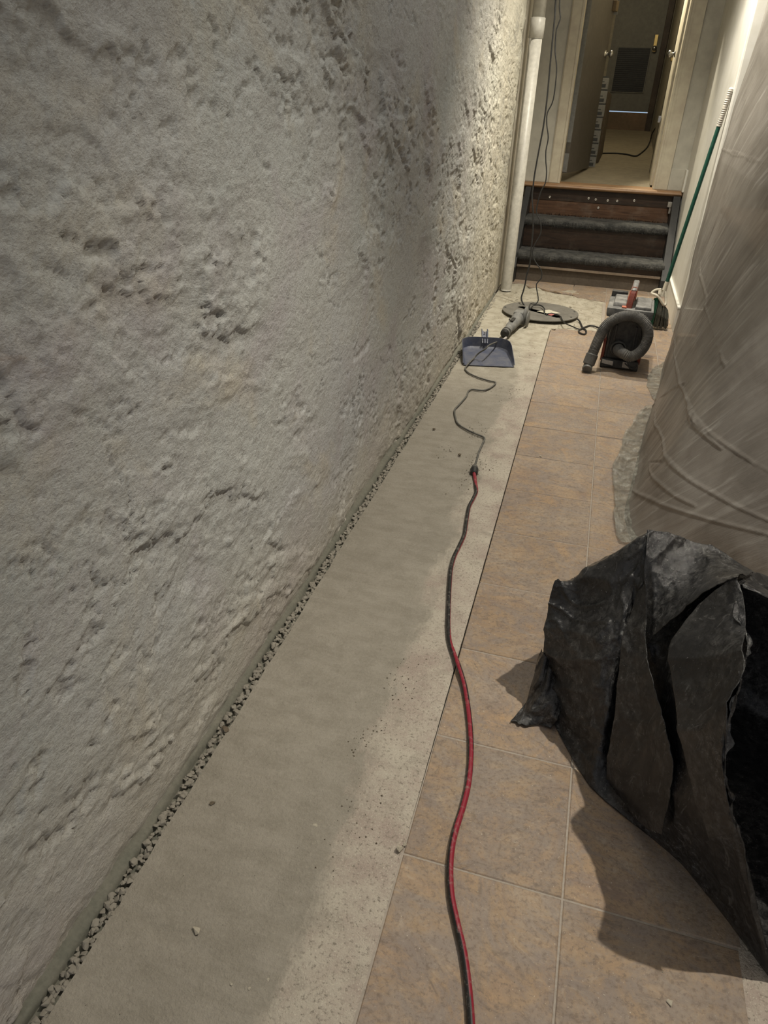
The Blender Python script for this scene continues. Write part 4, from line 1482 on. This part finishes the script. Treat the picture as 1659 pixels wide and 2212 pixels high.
# foot line of the sheet (x against y) and how far each height stands out
YF_ = np.array([1.72, 1.85, 2.05, 2.28, 2.49, 2.92, 3.41, 3.89, 4.30, 4.915, 5.10])
X0_ = np.array([.86, .66, .46, .30, .275, .323, .385, .459, .502, .589, .64])
X1_ = np.array([.90, .76, .60, .48, .43, .43, .445, .475, .535, .600, .645])      # z = .45
X2_ = np.array([.98, .90, .80, .72, .66, .60, .58, .585, .60, .610, .65])       # z = 1.08
X3_ = np.array([1.12, 1.11, 1.09, 1.07, 1.05, 1.00, .95, .88, .79, .665, .67])    # z = 1.9
Yp = 1.72 + (5.10 - 1.72) * sh_u
U, Vv = np.meshgrid(sh_u, sh_v, indexing='ij')
YY = 1.72 + (5.10 - 1.72) * U
ZZ = Vv ** 1.15 * 2.35


def smooth_interp(x, xp, fp_):
    a = np.interp(x, xp, fp_)
    k = 31
    ker = np.ones(k) / k
    return np.convolve(np.pad(a, k // 2, mode='reflect', reflect_type='odd'), ker, 'valid')


cols = np.stack([smooth_interp(Yp, YF_, q) for q in (X0_, X1_, X2_, X3_)], 1)
zk = np.array([0, .45, 1.08, 1.9, 2.4])
XX = np.zeros_like(YY)
for i in range(len(sh_u)):
    c = np.append(cols[i], cols[i, 3] + .03)
    XX[i] = np.interp(ZZ[i], zk, c)
# drape: slack folds that run down and towards the camera, plus flat factory creases
q1 = -YY * .45 + ZZ * .89
q2 = YY * .89 + ZZ * .45
dX = .018 * fbm(q2 * 1.3, q1 * .9, 2, 301) + .006 * fbm(q2 * 5, q1 * 1.0, 3, 311)
dX += .0040 * fbm(q2 * 22, q1 * 2.2, 3, 321) * ss(-.2, .4, fbm(YY * 1.4, ZZ * 1.6, 2, 325))
def crease(ya, za, yb, zb, amp, wid=.007):
    global dX
    vx, vz = yb - ya, zb - za
    Ln = math.hypot(vx, vz)
    tt = np.clip(((YY - ya) * vx + (ZZ - za) * vz) / Ln ** 2, 0, 1)
    dist = np.hypot(YY - ya - tt * vx, ZZ - za - tt * vz) + .010 * fbm(YY * 2, ZZ * 2, 2, 341)
    dX = dX + amp * .42 * ss(wid, 0, np.abs(dist))


for (pa_, pb2, xx, amp) in (((1445, 840), (1600, 1170), .50, -.010), ((1405, 935), (1480, 1085), .42, -.009), ((1512, 740), (1659, 1030), .58, -.010), ((1555, 560), (1659, 800), .62, -.009), ((1411, 893), (1500, 830), .46, -.008), ((1560, 320), (1659, 352), .63, -.006), ((1358, 1040), (1480, 1160), .33, -.012), ((1600, 900), (1640, 980), .6, -.012), ((1400, 1010), (1450, 1000), .4, .01)):
    a, b = at(*pa_, 0, xx), at(*pb2, 0, xx)
    crease(a.y, a.z, b.y, b.z, amp)
fade = ss(0, .06, ZZ)
XX = XX + dX * (.25 + .75 * fade)
SV = np.stack([XX, YY + .02 * fbm(ZZ * 3, U * 2, 2, 351), ZZ], -1)
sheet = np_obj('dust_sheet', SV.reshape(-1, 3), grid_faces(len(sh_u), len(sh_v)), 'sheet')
tag(sheet, 'frosted plastic dust sheet draped from above over the counter down to the tiles', 'plastic sheet')
# the loose hem that lies on the tiles
hu = np.linspace(0, 1, 90)
hvv = np.linspace(0, 1, 22)
HU, HV = np.meshgrid(hu, hvv, indexing='ij')
hy = 2.26 + HU * 1.40
inner = np.interp(hy, YF_, X0_) + .02
outer = np.interp(hy, [2.22, 2.31, 2.63, 2.88, 3.26, 3.6, 3.7], [.275, .252, .234, .237, .287, .368, .41])
hx = inner + (outer - inner) * HV
hz = .006 + .006 * (1 + fbm(HU * 16, HV * 3, 3, 361)) * (.4 + HV) + .020 * (1 - HV) ** 2
HVt = np.stack([hx + .008 * fbm(HU * 9, HV * 2, 3, 371), hy, hz], -1)
child(np_obj('hem', HVt.reshape(-1, 3), grid_faces(len(hu), len(hvv)), 'hem'), sheet)
h2y = 3.75 + HU * .75
h2i = np.interp(h2y, YF_, X0_) + .015
h2o = h2i - .085 * np.sin(np.pi * HU) ** .7 - .012 * fbm(HU * 5, HU * 0, 3, 391)
H2 = np.stack([h2i + (h2o - h2i) * HV, h2y, .003 + .002 * (1 + fbm(HU * 9, HV * 3, 2, 381)) + .008 * (1 - HV) ** 2], -1)
child(np_obj('hem', H2.reshape(-1, 3), grid_faces(len(hu), len(hvv)), 'hem'), sheet)

# ================================================================== BLACK BAG
bag = empty('refuse_bag', (.38, 1.2, 0), 'big crumpled black refuse bag lying open on the tiles against the dust sheet', 'bag')
P_ = lambda x, y, yy: at(x, y, 1, yy)
Fl = lambda x, y: at(x, y, 2, .004)
V3 = lambda *a: Vector(a)
# rings run from the closed end (far side) to the mouth; each starts at the floor in front, climbs over the top and comes down behind
rings = [
    [Fl(1196, 1560), P_(1176, 1525, 1.375), P_(1176, 1470, 1.400), P_(1178, 1410, 1.415), P_(1180, 1340, 1.430), P_(1188, 1290, 1.445), P_(1201, 1250, 1.455), V3(.08, 1.55, .26), V3(.10, 1.56, .16), V3(.10, 1.55, .01), V3(.10, 1.45, .004)],
    [Fl(1222, 1612), P_(1205, 1560, 1.335), P_(1210, 1490, 1.350), P_(1218, 1420, 1.370), P_(1232, 1350, 1.400), P_(1250, 1300, 1.430), P_(1236, 1252, 1.460), V3(.13, 1.60, .27), V3(.15, 1.60, .18), V3(.15, 1.57, .01), V3(.14, 1.5, .004)],
    [Fl(1252, 1665), P_(1258, 1600, 1.265), P_(1270, 1520, 1.275), P_(1288, 1430, 1.300), P_(1305, 1340, 1.345), P_(1322, 1280, 1.400), P_(1318, 1198, 1.455), V3(.19, 1.62, .31), V3(.21, 1.63, .2), V3(.21, 1.6, .01), V3(.2, 1.5, .004)],
    [Fl(1275, 1700), P_(1295, 1620, 1.215), P_(1312, 1540, 1.240), P_(1332, 1430, 1.285), P_(1352, 1330, 1.340), P_(1373, 1235, 1.400), P_(1395, 1146, 1.450), V3(.255, 1.60, .36), V3(.28, 1.62, .22), V3(.28, 1.6, .01), V3(.26, 1.5, .004)],
    [Fl(1310, 1733), P_(1325, 1640, 1.225), P_(1335, 1550, 1.265), P_(1352, 1440, 1.315), P_(1372, 1350, 1.355), P_(1385, 1265, 1.370), P_(1425, 1152, 1.455), V3(.30, 1.60, .36), V3(.33, 1.61, .22), V3(.33, 1.59, .01), V3(.31, 1.5, .004)],
    [Fl(1362, 1775), P_(1368, 1660, 1.170), P_(1375, 1560, 1.230), P_(1385, 1470, 1.280), P_(1394, 1390, 1.290), P_(1410, 1290, 1.370), P_(1470, 1163, 1.470), V3(.37, 1.58, .36), V3(.40, 1.60, .22), V3(.40, 1.58, .01), V3(.38, 1.5, .004)],
    [Fl(1410, 1812), P_(1412, 1680, 1.080), P_(1420, 1580, 1.150), P_(1422, 1500, 1.205), P_(1428, 1425, 1.240), P_(1462, 1320, 1.320), P_(1522, 1182, 1.480), V3(.45, 1.57, .36), V3(.48, 1.59, .22), V3(.48, 1.57, .01), V3(.45, 1.5, .004)],
    [Fl(1468, 1862), P_(1462, 1715, 1.015), P_(1462, 1600, 1.075), P_(1468, 1500, 1.120), P_(1474, 1400, 1.200), P_(1515, 1290, 1.280), P_(1572, 1207, 1.440), V3(.54, 1.55, .36), V3(.57, 1.57, .22), V3(.57, 1.55, .01), V3(.52, 1.4, .004)],
    [Fl(1520, 1925), P_(1506, 1760, 0.955), P_(1505, 1620, 1.005), P_(1515, 1500, 1.060), P_(1535, 1390, 1.150), P_(1558, 1275, 1.250), P_(1618, 1236, 1.400), V3(.63, 1.50, .37), V3(.66, 1.53, .22), V3(.66, 1.5, .01), V3(.60, 1.3, .004)],
    [Fl(1578, 2000), P_(1545, 1790, 0.907), P_(1530, 1640, 0.952), P_(1550, 1510, 1.005), P_(1575, 1400, 1.100), P_(1585, 1268, 1.220), P_(1662, 1268, 1.360), V3(.72, 1.46, .38), V3(.76, 1.52, .24), V3(.76, 1.46, .01), V3(.68, 1.15, .004)],
    [Fl(1660, 2110), P_(1585, 1795, 0.885), P_(1555, 1640, 0.913), P_(1590, 1485, 0.970), P_(1609, 1390, 1.060), P_(1600, 1262, 1.200), P_(1700, 1305, 1.280), V3(.80, 1.30, .43), V3(.86, 1.30, .22), V3(.86, 1.22, .01), V3(.74, .98, .004)],
    [Fl(1672, 2122), P_(1591, 1795, 0.881), P_(1561, 1640, 0.909), P_(1596, 1485, 0.966), P_(1615, 1390, 1.056), P_(1606, 1262, 1.196), V3(.80, .98, .57), V3(1.0, .95, .45), V3(1.05, .95, .22), V3(1.02, .9, .01), V3(.85, .80, .004)],  # outermost ring overhangs the mouth, added to shade the inside
]
R = np.array([[list(p) for p in r] for r in rings])
nr, nc = R.shape[:2]


def cr_resample(A, n, axis, tension=1.0):
    """Catmull-Rom along an axis, blended with straight interpolation to keep folds crisp"""
    A = np.moveaxis(A, axis, 0)
    m = A.shape[0]
    t = np.linspace(0, m - 1, n)
    i = np.clip(np.floor(t).astype(int), 0, m - 2)
    f = (t - i).reshape(-1, *([1] * (A.ndim - 1)))
    p1, p2 = A[i], A[i + 1]
    p0, p3 = A[np.clip(i - 1, 0, m - 1)], A[np.clip(i + 2, 0, m - 1)]
    c = .5 * (2 * p1 + (p2 - p0) * f + (2 * p0 - 5 * p1 + 4 * p2 - p3) * f ** 2 + (3 * p1 - p0 - 3 * p2 + p3) * f ** 3)
    l = p1 + (p2 - p1) * f
    return np.moveaxis(tension * c + (1 - tension) * l, 0, axis)


NU, NV_ = 240, 220
S = cr_resample(cr_resample(R, NU, 0, .45), NV_, 1, .6)
du = np.gradient(S, axis=0)
dv = np.gradient(S, axis=1)
nrm = np.cross(du, dv)
nrm /= np.linalg.norm(nrm, axis=2, keepdims=True) + 1e-9
cen = np.array([.4, 1.3, .25])
flip = np.sign(np.sum(nrm * (S - cen), 2, keepdims=True))
nrm = nrm * np.where(np.median(flip) < 0, -1, 1)
ui, vi_ = np.meshgrid(np.linspace(0, 1, NU), np.linspace(0, 1, NV_), indexing='ij')
am, bm_ = ui * .85, vi_ * 1.75


def film(a, b, seed):
    """crumpled film: broad soft facets with thin sharp creases"""
    w1 = fbm(a * 2.2, b * 2.2, 2, seed + 50) * .25
    w2 = fbm(a * 2.2, b * 2.2, 2, seed + 60) * .25
    r1 = (1 - np.abs(pn(a * 5 + w1, b * 3.4 + w2, seed))) ** 5
    r2 = (1 - np.abs(pn(a * 11 + b * 4 + w2 * 2, b * 8 - a * 3 + w1 * 2, seed + 1))) ** 6
    r3 = (1 - np.abs(pn(a * 26 - b * 9, b * 20 + a * 8 + w1 * 4, seed + 2))) ** 6
    return .009 * r1 + .0048 * r2 + .0020 * r3 + .010 * fbm(a * 3.2, b * 3.0, 2, seed + 3)


disp = film(am, bm_, 401) - .005
grd = ss(.004, .05, S[:, :, 2])
S = S + nrm * (disp * (.15 + .85 * grd))[:, :, None]
S[:, :, 2] = np.maximum(S[:, :, 2], .003)
# ragged mouth edge
S[-6:, :, 0] += (np.linspace(0, 1, 6)[:, None] * .012 * fbm(vi_[-6:] * 22, ui[-6:] * 0, 3, 431))
quads = grid_faces(NU, NV_)
# close the floor side of each ring
ext = np.stack([np.arange(NU - 1) * NV_ + NV_ - 1, (np.arange(NU - 1) + 1) * NV_ + NV_ - 1, (np.arange(NU - 1) + 1) * NV_, np.arange(NU - 1) * NV_], 1)
verts = S.reshape(-1, 3)
c_end = S[0].mean(0) 
body = np_obj('bag_skin', verts, np.concatenate([quads, ext]), 'bag')
child(body, bag)
ev = list(S[0]) + [c_end]
ef = [(k, (k + 1) % NV_, NV_) for k in range(NV_)]
child(obj_from('bag_end', [Vector(p) for p in ev], ef, 'bag', None, True), bag)
# inside: crumpled film pushed back into the mouth
inn = S[int(NU * .56)] 
ci = inn.mean(0)
iv, iff = [], []
RN = 18
for a in range(RN + 1):
    s_ = a / RN
    rowp = ci + (inn - ci) * (.94 * s_)
    rowp = rowp + np.stack([.05 * fbm(vi_[0] * 9, vi_[0] * 0 + s_ * 3, 3, 441), .05 * fbm(vi_[0] * 9, vi_[0] * 0 + s_ * 3, 3, 443), .03 * fbm(vi_[0] * 9, vi_[0] * 0 + s_ * 3, 3, 445)], 1) * (1 - s_) * 1.3
    rowp[:, 2] = np.maximum(rowp[:, 2], .01)
    iv += [Vector(p) for p in rowp]
for a in range(RN):
    for k in range(NV_):
        iff.append((a * NV_ + k, a * NV_ + (k + 1) % NV_, (a + 1) * NV_ + (k + 1) % NV_, (a + 1) * NV_ + k))
child(obj_from('bag_lining', iv, iff, 'bag', None, True), bag)
# loose folds of film that stand off the body: the lit top fold and the turned-out mouth
def fold(name, rows, nu, nv, seed, amp=1.0):
    A = np.array([[list(p) for p in r] for r in rows])
    A = cr_resample(cr_resample(A, nu, 0, .6), nv, 1, .6)
    n_ = np.cross(np.gradient(A, axis=0), np.gradient(A, axis=1))
    n_ /= np.linalg.norm(n_, axis=2, keepdims=True) + 1e-9
    if n_[:, :, 1].mean() > 0:
        n_ = -n_
    x_, y_ = np.meshgrid(np.linspace(0, 1, nu), np.linspace(0, 1, nv), indexing='ij')
    la = np.linalg.norm(A[0, 0] - A[-1, 0])
    lb = np.linalg.norm(A[0, 0] - A[0, -1])
    A = A + n_ * ((film(x_ * la, y_ * lb, seed) - .004) * amp)[:, :, None]
    o = np_obj(name, A.reshape(-1, 3), grid_faces(nu, nv), 'bag')
    sm = o.modifiers.new('thick', 'SOLIDIFY')
    sm.thickness = .0015
    return child(o, bag)


fold('top_fold', [
    [P_(1395, 1147, 1.445), P_(1392, 1200, 1.400), P_(1390, 1290, 1.345), P_(1392, 1388, 1.265)],
    [P_(1440, 1156, 1.455), P_(1438, 1215, 1.400), P_(1432, 1290, 1.330), P_(1428, 1352, 1.240)],
    [P_(1500, 1177, 1.465), P_(1498, 1225, 1.400), P_(1492, 1270, 1.320), P_(1484, 1312, 1.220)],
    [P_(1560, 1202, 1.440), P_(1560, 1222, 1.370), P_(1555, 1245, 1.290), P_(1546, 1268, 1.190)],
    [P_(1625, 1241, 1.360), P_(1616, 1241, 1.310), P_(1606, 1242, 1.250), P_(1590, 1243, 1.170)]], 90, 100, 501)
fold('mouth_fold', [
    [P_(1582, 1246, 1.180), P_(1590, 1249, 1.170), P_(1600, 1262, 1.165)],
    [P_(1505, 1308, 1.185), P_(1560, 1315, 1.150), P_(1611, 1340, 1.110)],
    [P_(1446, 1400, 1.130), P_(1530, 1400, 1.090), P_(1608, 1395, 1.035)],
    [P_(1455, 1500, 1.070), P_(1530, 1495, 1.030), P_(1606, 1450, 0.980)],
    [P_(1470, 1600, 1.010), P_(1520, 1600, 0.970), P_(1566, 1540, 0.935)],
    [P_(1490, 1720, 0.950), P_(1530, 1710, 0.915), P_(1556, 1690, 0.895)],
    [P_(1530, 1812, 0.900), P_(1560, 1806, 0.885), P_(1590, 1800, 0.875)]], 110, 80, 521, .8)
fold('side_fold', [
    [P_(1393, 1240, 1.335), P_(1386, 1262, 1.330), P_(1372, 1280, 1.340)],
    [P_(1400, 1400, 1.240), P_(1372, 1400, 1.265), P_(1345, 1400, 1.280)],
    [P_(1430, 1520, 1.120), P_(1390, 1540, 1.170), P_(1330, 1540, 1.220)],
    [P_(1455, 1650, 1.020), P_(1400, 1680, 1.085), P_(1312, 1650, 1.180)],
    [P_(1440, 1800, 1.010), P_(1400, 1785, 1.060), P_(1325, 1720, 1.175)]], 90, 70, 541, .8)
# tail of twisted film sticking out at the closed end
tq = [[P_(1168, 1405, 1.44), P_(1160, 1440, 1.43), P_(1150, 1480, 1.42), P_(1138, 1515, 1.40), Fl(1104, 1552)],
      [P_(1178, 1420, 1.42), P_(1165, 1460, 1.40), P_(1152, 1500, 1.385), P_(1138, 1530, 1.36), Fl(1122, 1558)],
      [P_(1190, 1450, 1.40), P_(1185, 1490, 1.375), P_(1172, 1525, 1.35), P_(1158, 1548, 1.335), Fl(1140, 1560)],
      [P_(1215, 1500, 1.36), P_(1212, 1530, 1.345), P_(1205, 1550, 1.335), P_(1198, 1562, 1.33), Fl(1190, 1568)]]
T = np.array([[list(p) for p in r] for r in tq])
T = cr_resample(cr_resample(T, 50, 0), 60, 1)
tu, tv_ = np.meshgrid(np.linspace(0, 1, 50), np.linspace(0, 1, 60), indexing='ij')
wob = (1 - np.abs(pn(tu * 3.2 + tv_, tv_ * 1.6, 451))) ** 2 * .020 + .002 * fbm(tu * 7, tv_ * 5, 2, 453)
T[:, :, 2] += wob * ss(.0, .02, T[:, :, 2])
T[:, :, 1] -= wob * .8
T[:, :, 2] = np.maximum(T[:, :, 2], .003)
tl = np_obj('bag_tail', T.reshape(-1, 3), grid_faces(50, 60), 'bag')
tm = tl.modifiers.new('thick', 'SOLIDIFY')
tm.thickness = .004
child(tl, bag)

# ================================================================== LOOSE CRUMBS
def chip(name, px, py, size, mat, label, cat='chip', flat=.5, long=1.0, seed=0, group=None):
    rnd = random.Random(seed * 7 + 3)
    p = at(px, py, 2, 0)
    bm = bmesh.new()
    for k in range(12):
        q = Vector((rnd.gauss(0, 1), rnd.gauss(0, 1), rnd.gauss(0, 1))).normalized()
        bm.verts.new(Vector((q.x * size * rnd.uniform(.8, 1.1), q.y * size * long * rnd.uniform(.8, 1.1), q.z * size * flat)))
    bmesh.ops.convex_hull(bm, input=bm.verts[:])
    zmin = min(v.co.z for v in bm.verts)
    rot = Matrix.Rotation(rnd.uniform(0, 3.1), 4, 'Z')
    for v in bm.verts:
        v.co = rot @ Vector((v.co.x, v.co.y, v.co.z - zmin - .001))
    me = bpy.data.meshes.new(name)
    bm.to_mesh(me)
    bm.free()
    me.materials.append(M[mat])
    o = bpy.data.objects.new(name, me)
    COL.objects.link(o)
    o.location = (p.x, p.y, .001)
    return tag(o, label, cat, group)


chip('mortar_chip', 425, 2012, .0075, 'chip', 'pale triangular mortar chip on the concrete just past the hairline crack', seed=1, long=1.5)
chip('mortar_chip', 680, 1785, .0065, 'chip', 'pale flat mortar flake halfway across the concrete strip', seed=2, flat=.3)
chip('mortar_chip', 458, 1736, .0055, 'darkchip', 'dark flat crumb on the concrete near the gravel gap', seed=3, flat=.3, long=1.6)
chip('brick_fragment', 487, 1576, .010, 'board', 'reddish brown brick fragment beside the gravel gap', seed=4, long=1.5, flat=.45)
chip('mortar_chip', 1447, 2167, .0065, 'chip', 'pale mortar chip alone on the tile by the bag shadow', seed=5)
chip('mortar_chip', 579, 2117, .0035, 'chip', 'small pale crumb nearest the tiles, of a trio on the near concrete', seed=6, group='crumbs on the near concrete')
chip('mortar_chip', 539, 2136, .0035, 'chip', 'small pale crumb in the middle of a trio on the near concrete', seed=7, group='crumbs on the near concrete')
chip('mortar_chip', 500, 2126, .0030, 'chip', 'small pale crumb farthest from the tiles, of a trio on the near concrete', seed=8, group='crumbs on the near concrete')
chip('mortar_lump', 864, 1838, .010, 'chip', 'rough mortar lump sitting on the sawn joint beside the tiles', seed=9, flat=.8)
chip('mortar_lump', 874, 1828, .006, 'chip', 'smaller mortar lump touching the bigger one on the sawn joint', seed=10, flat=.8)
chip('pebble_crumb', 993, 985, .009, 'darkchip', 'dark rounded pebble on the concrete beside the plugged cords', seed=11, flat=.7)
chip('pebble_crumb', 937, 929, .008, 'darkchip', 'dark rounded crumb on the far concrete before the dustpan', seed=12, flat=.7)
chip('mortar_chip', 1168, 987, .006, 'chip', 'tiny white chip on the tile grout line past the bag', seed=13)
chip('mortar_chip', 1232, 664, .016, 'chip', 'flat pale concrete flake lying behind the access cover', seed=14, flat=.3)
chip('mortar_chip', 1116, 632, .012, 'chip', 'pale mortar chip at the foot of the white pipe', seed=15, flat=.5)
chip('mortar_lump', 1196, 712, .020, 'chip', 'broken mortar lump at the corner of the tiles by the access cover', seed=16, flat=.5)

gv, gf = [], []
for k in range(1500):
    if k % 3 == 0:
        x, y = random.uniform(-.60, .13), random.uniform(4.9, 6.05)
        if math.hypot(x - CX, y - CY) < .29:
            continue
        r = random.uniform(.002, .006)
    elif k % 3 == 1:
        y = .35 + 4.5 * random.random() ** 1.3
        x = joint_x(y) - abs(random.gauss(0, .09)) - .008
        if x < -.64:
            continue
        r = random.uniform(.0008, .0024)
    else:
        y = .35 + 3.4 * random.random() ** 1.4
        x = random.uniform(-.64, .44)
        r = random.uniform(.0006, .0017)
    b = len(gv)
    a = random.uniform(0, 6.3)
    for q in ((1, 0, 0), (-.5, .8, 0), (-.5, -.8, 0), (0, .1, .9)):
        gv.append(Vector((x + r * (q[0] * math.cos(a) - q[1] * math.sin(a)), y + r * (q[0] * math.sin(a) + q[1] * math.cos(a)), .0005 + r * q[2])))
    gf += [(b, b + 1, b + 3), (b + 1, b + 2, b + 3), (b + 2, b, b + 3)]
dv, df = [], []
for (qx, qy, n_, sp) in ((1035, 1010, 60, .07), (1000, 1045, 26, .06), (965, 975, 18, .04), (1030, 935, 40, .06), (860, 1480, 40, .05), (790, 1600, 40, .04), (770, 1790, 40, .06), (1140, 760, 40, .10), (1130, 700, 40, .08), (1105, 850, 40, .10)):
    c_ = at(qx, qy)
    for k in range(n_):
        x, y = c_.x + random.gauss(0, sp * .5), c_.y + random.gauss(0, sp)
        if not -.64 < x < joint_x(y) - .01:
            continue
        r = random.uniform(.0012, .0036)
        b = len(dv)
        a = random.uniform(0, 6.3)
        for q in ((1, 0, 0), (-.5, .8, 0), (-.5, -.8, 0), (0, .1, .8)):
            dv.append(Vector((x + r * (q[0] * math.cos(a) - q[1] * math.sin(a)), y + r * (q[0] * math.sin(a) + q[1] * math.cos(a)), .0012 + r * q[2])))
        df += [(b, b + 1, b + 3), (b + 1, b + 2, b + 3), (b + 2, b, b + 3)]
tag(obj_from('dirt_crumbs', dv, df, 'darkchip'), 'dark dirt crumbs scattered on the concrete round the plug and cords', 'dirt', None, 'stuff')
tag(obj_from('grit', gv, gf, 'chip'), 'pale grit and cement crumbs scattered over the concrete and tiles', 'grit', None, 'stuff')
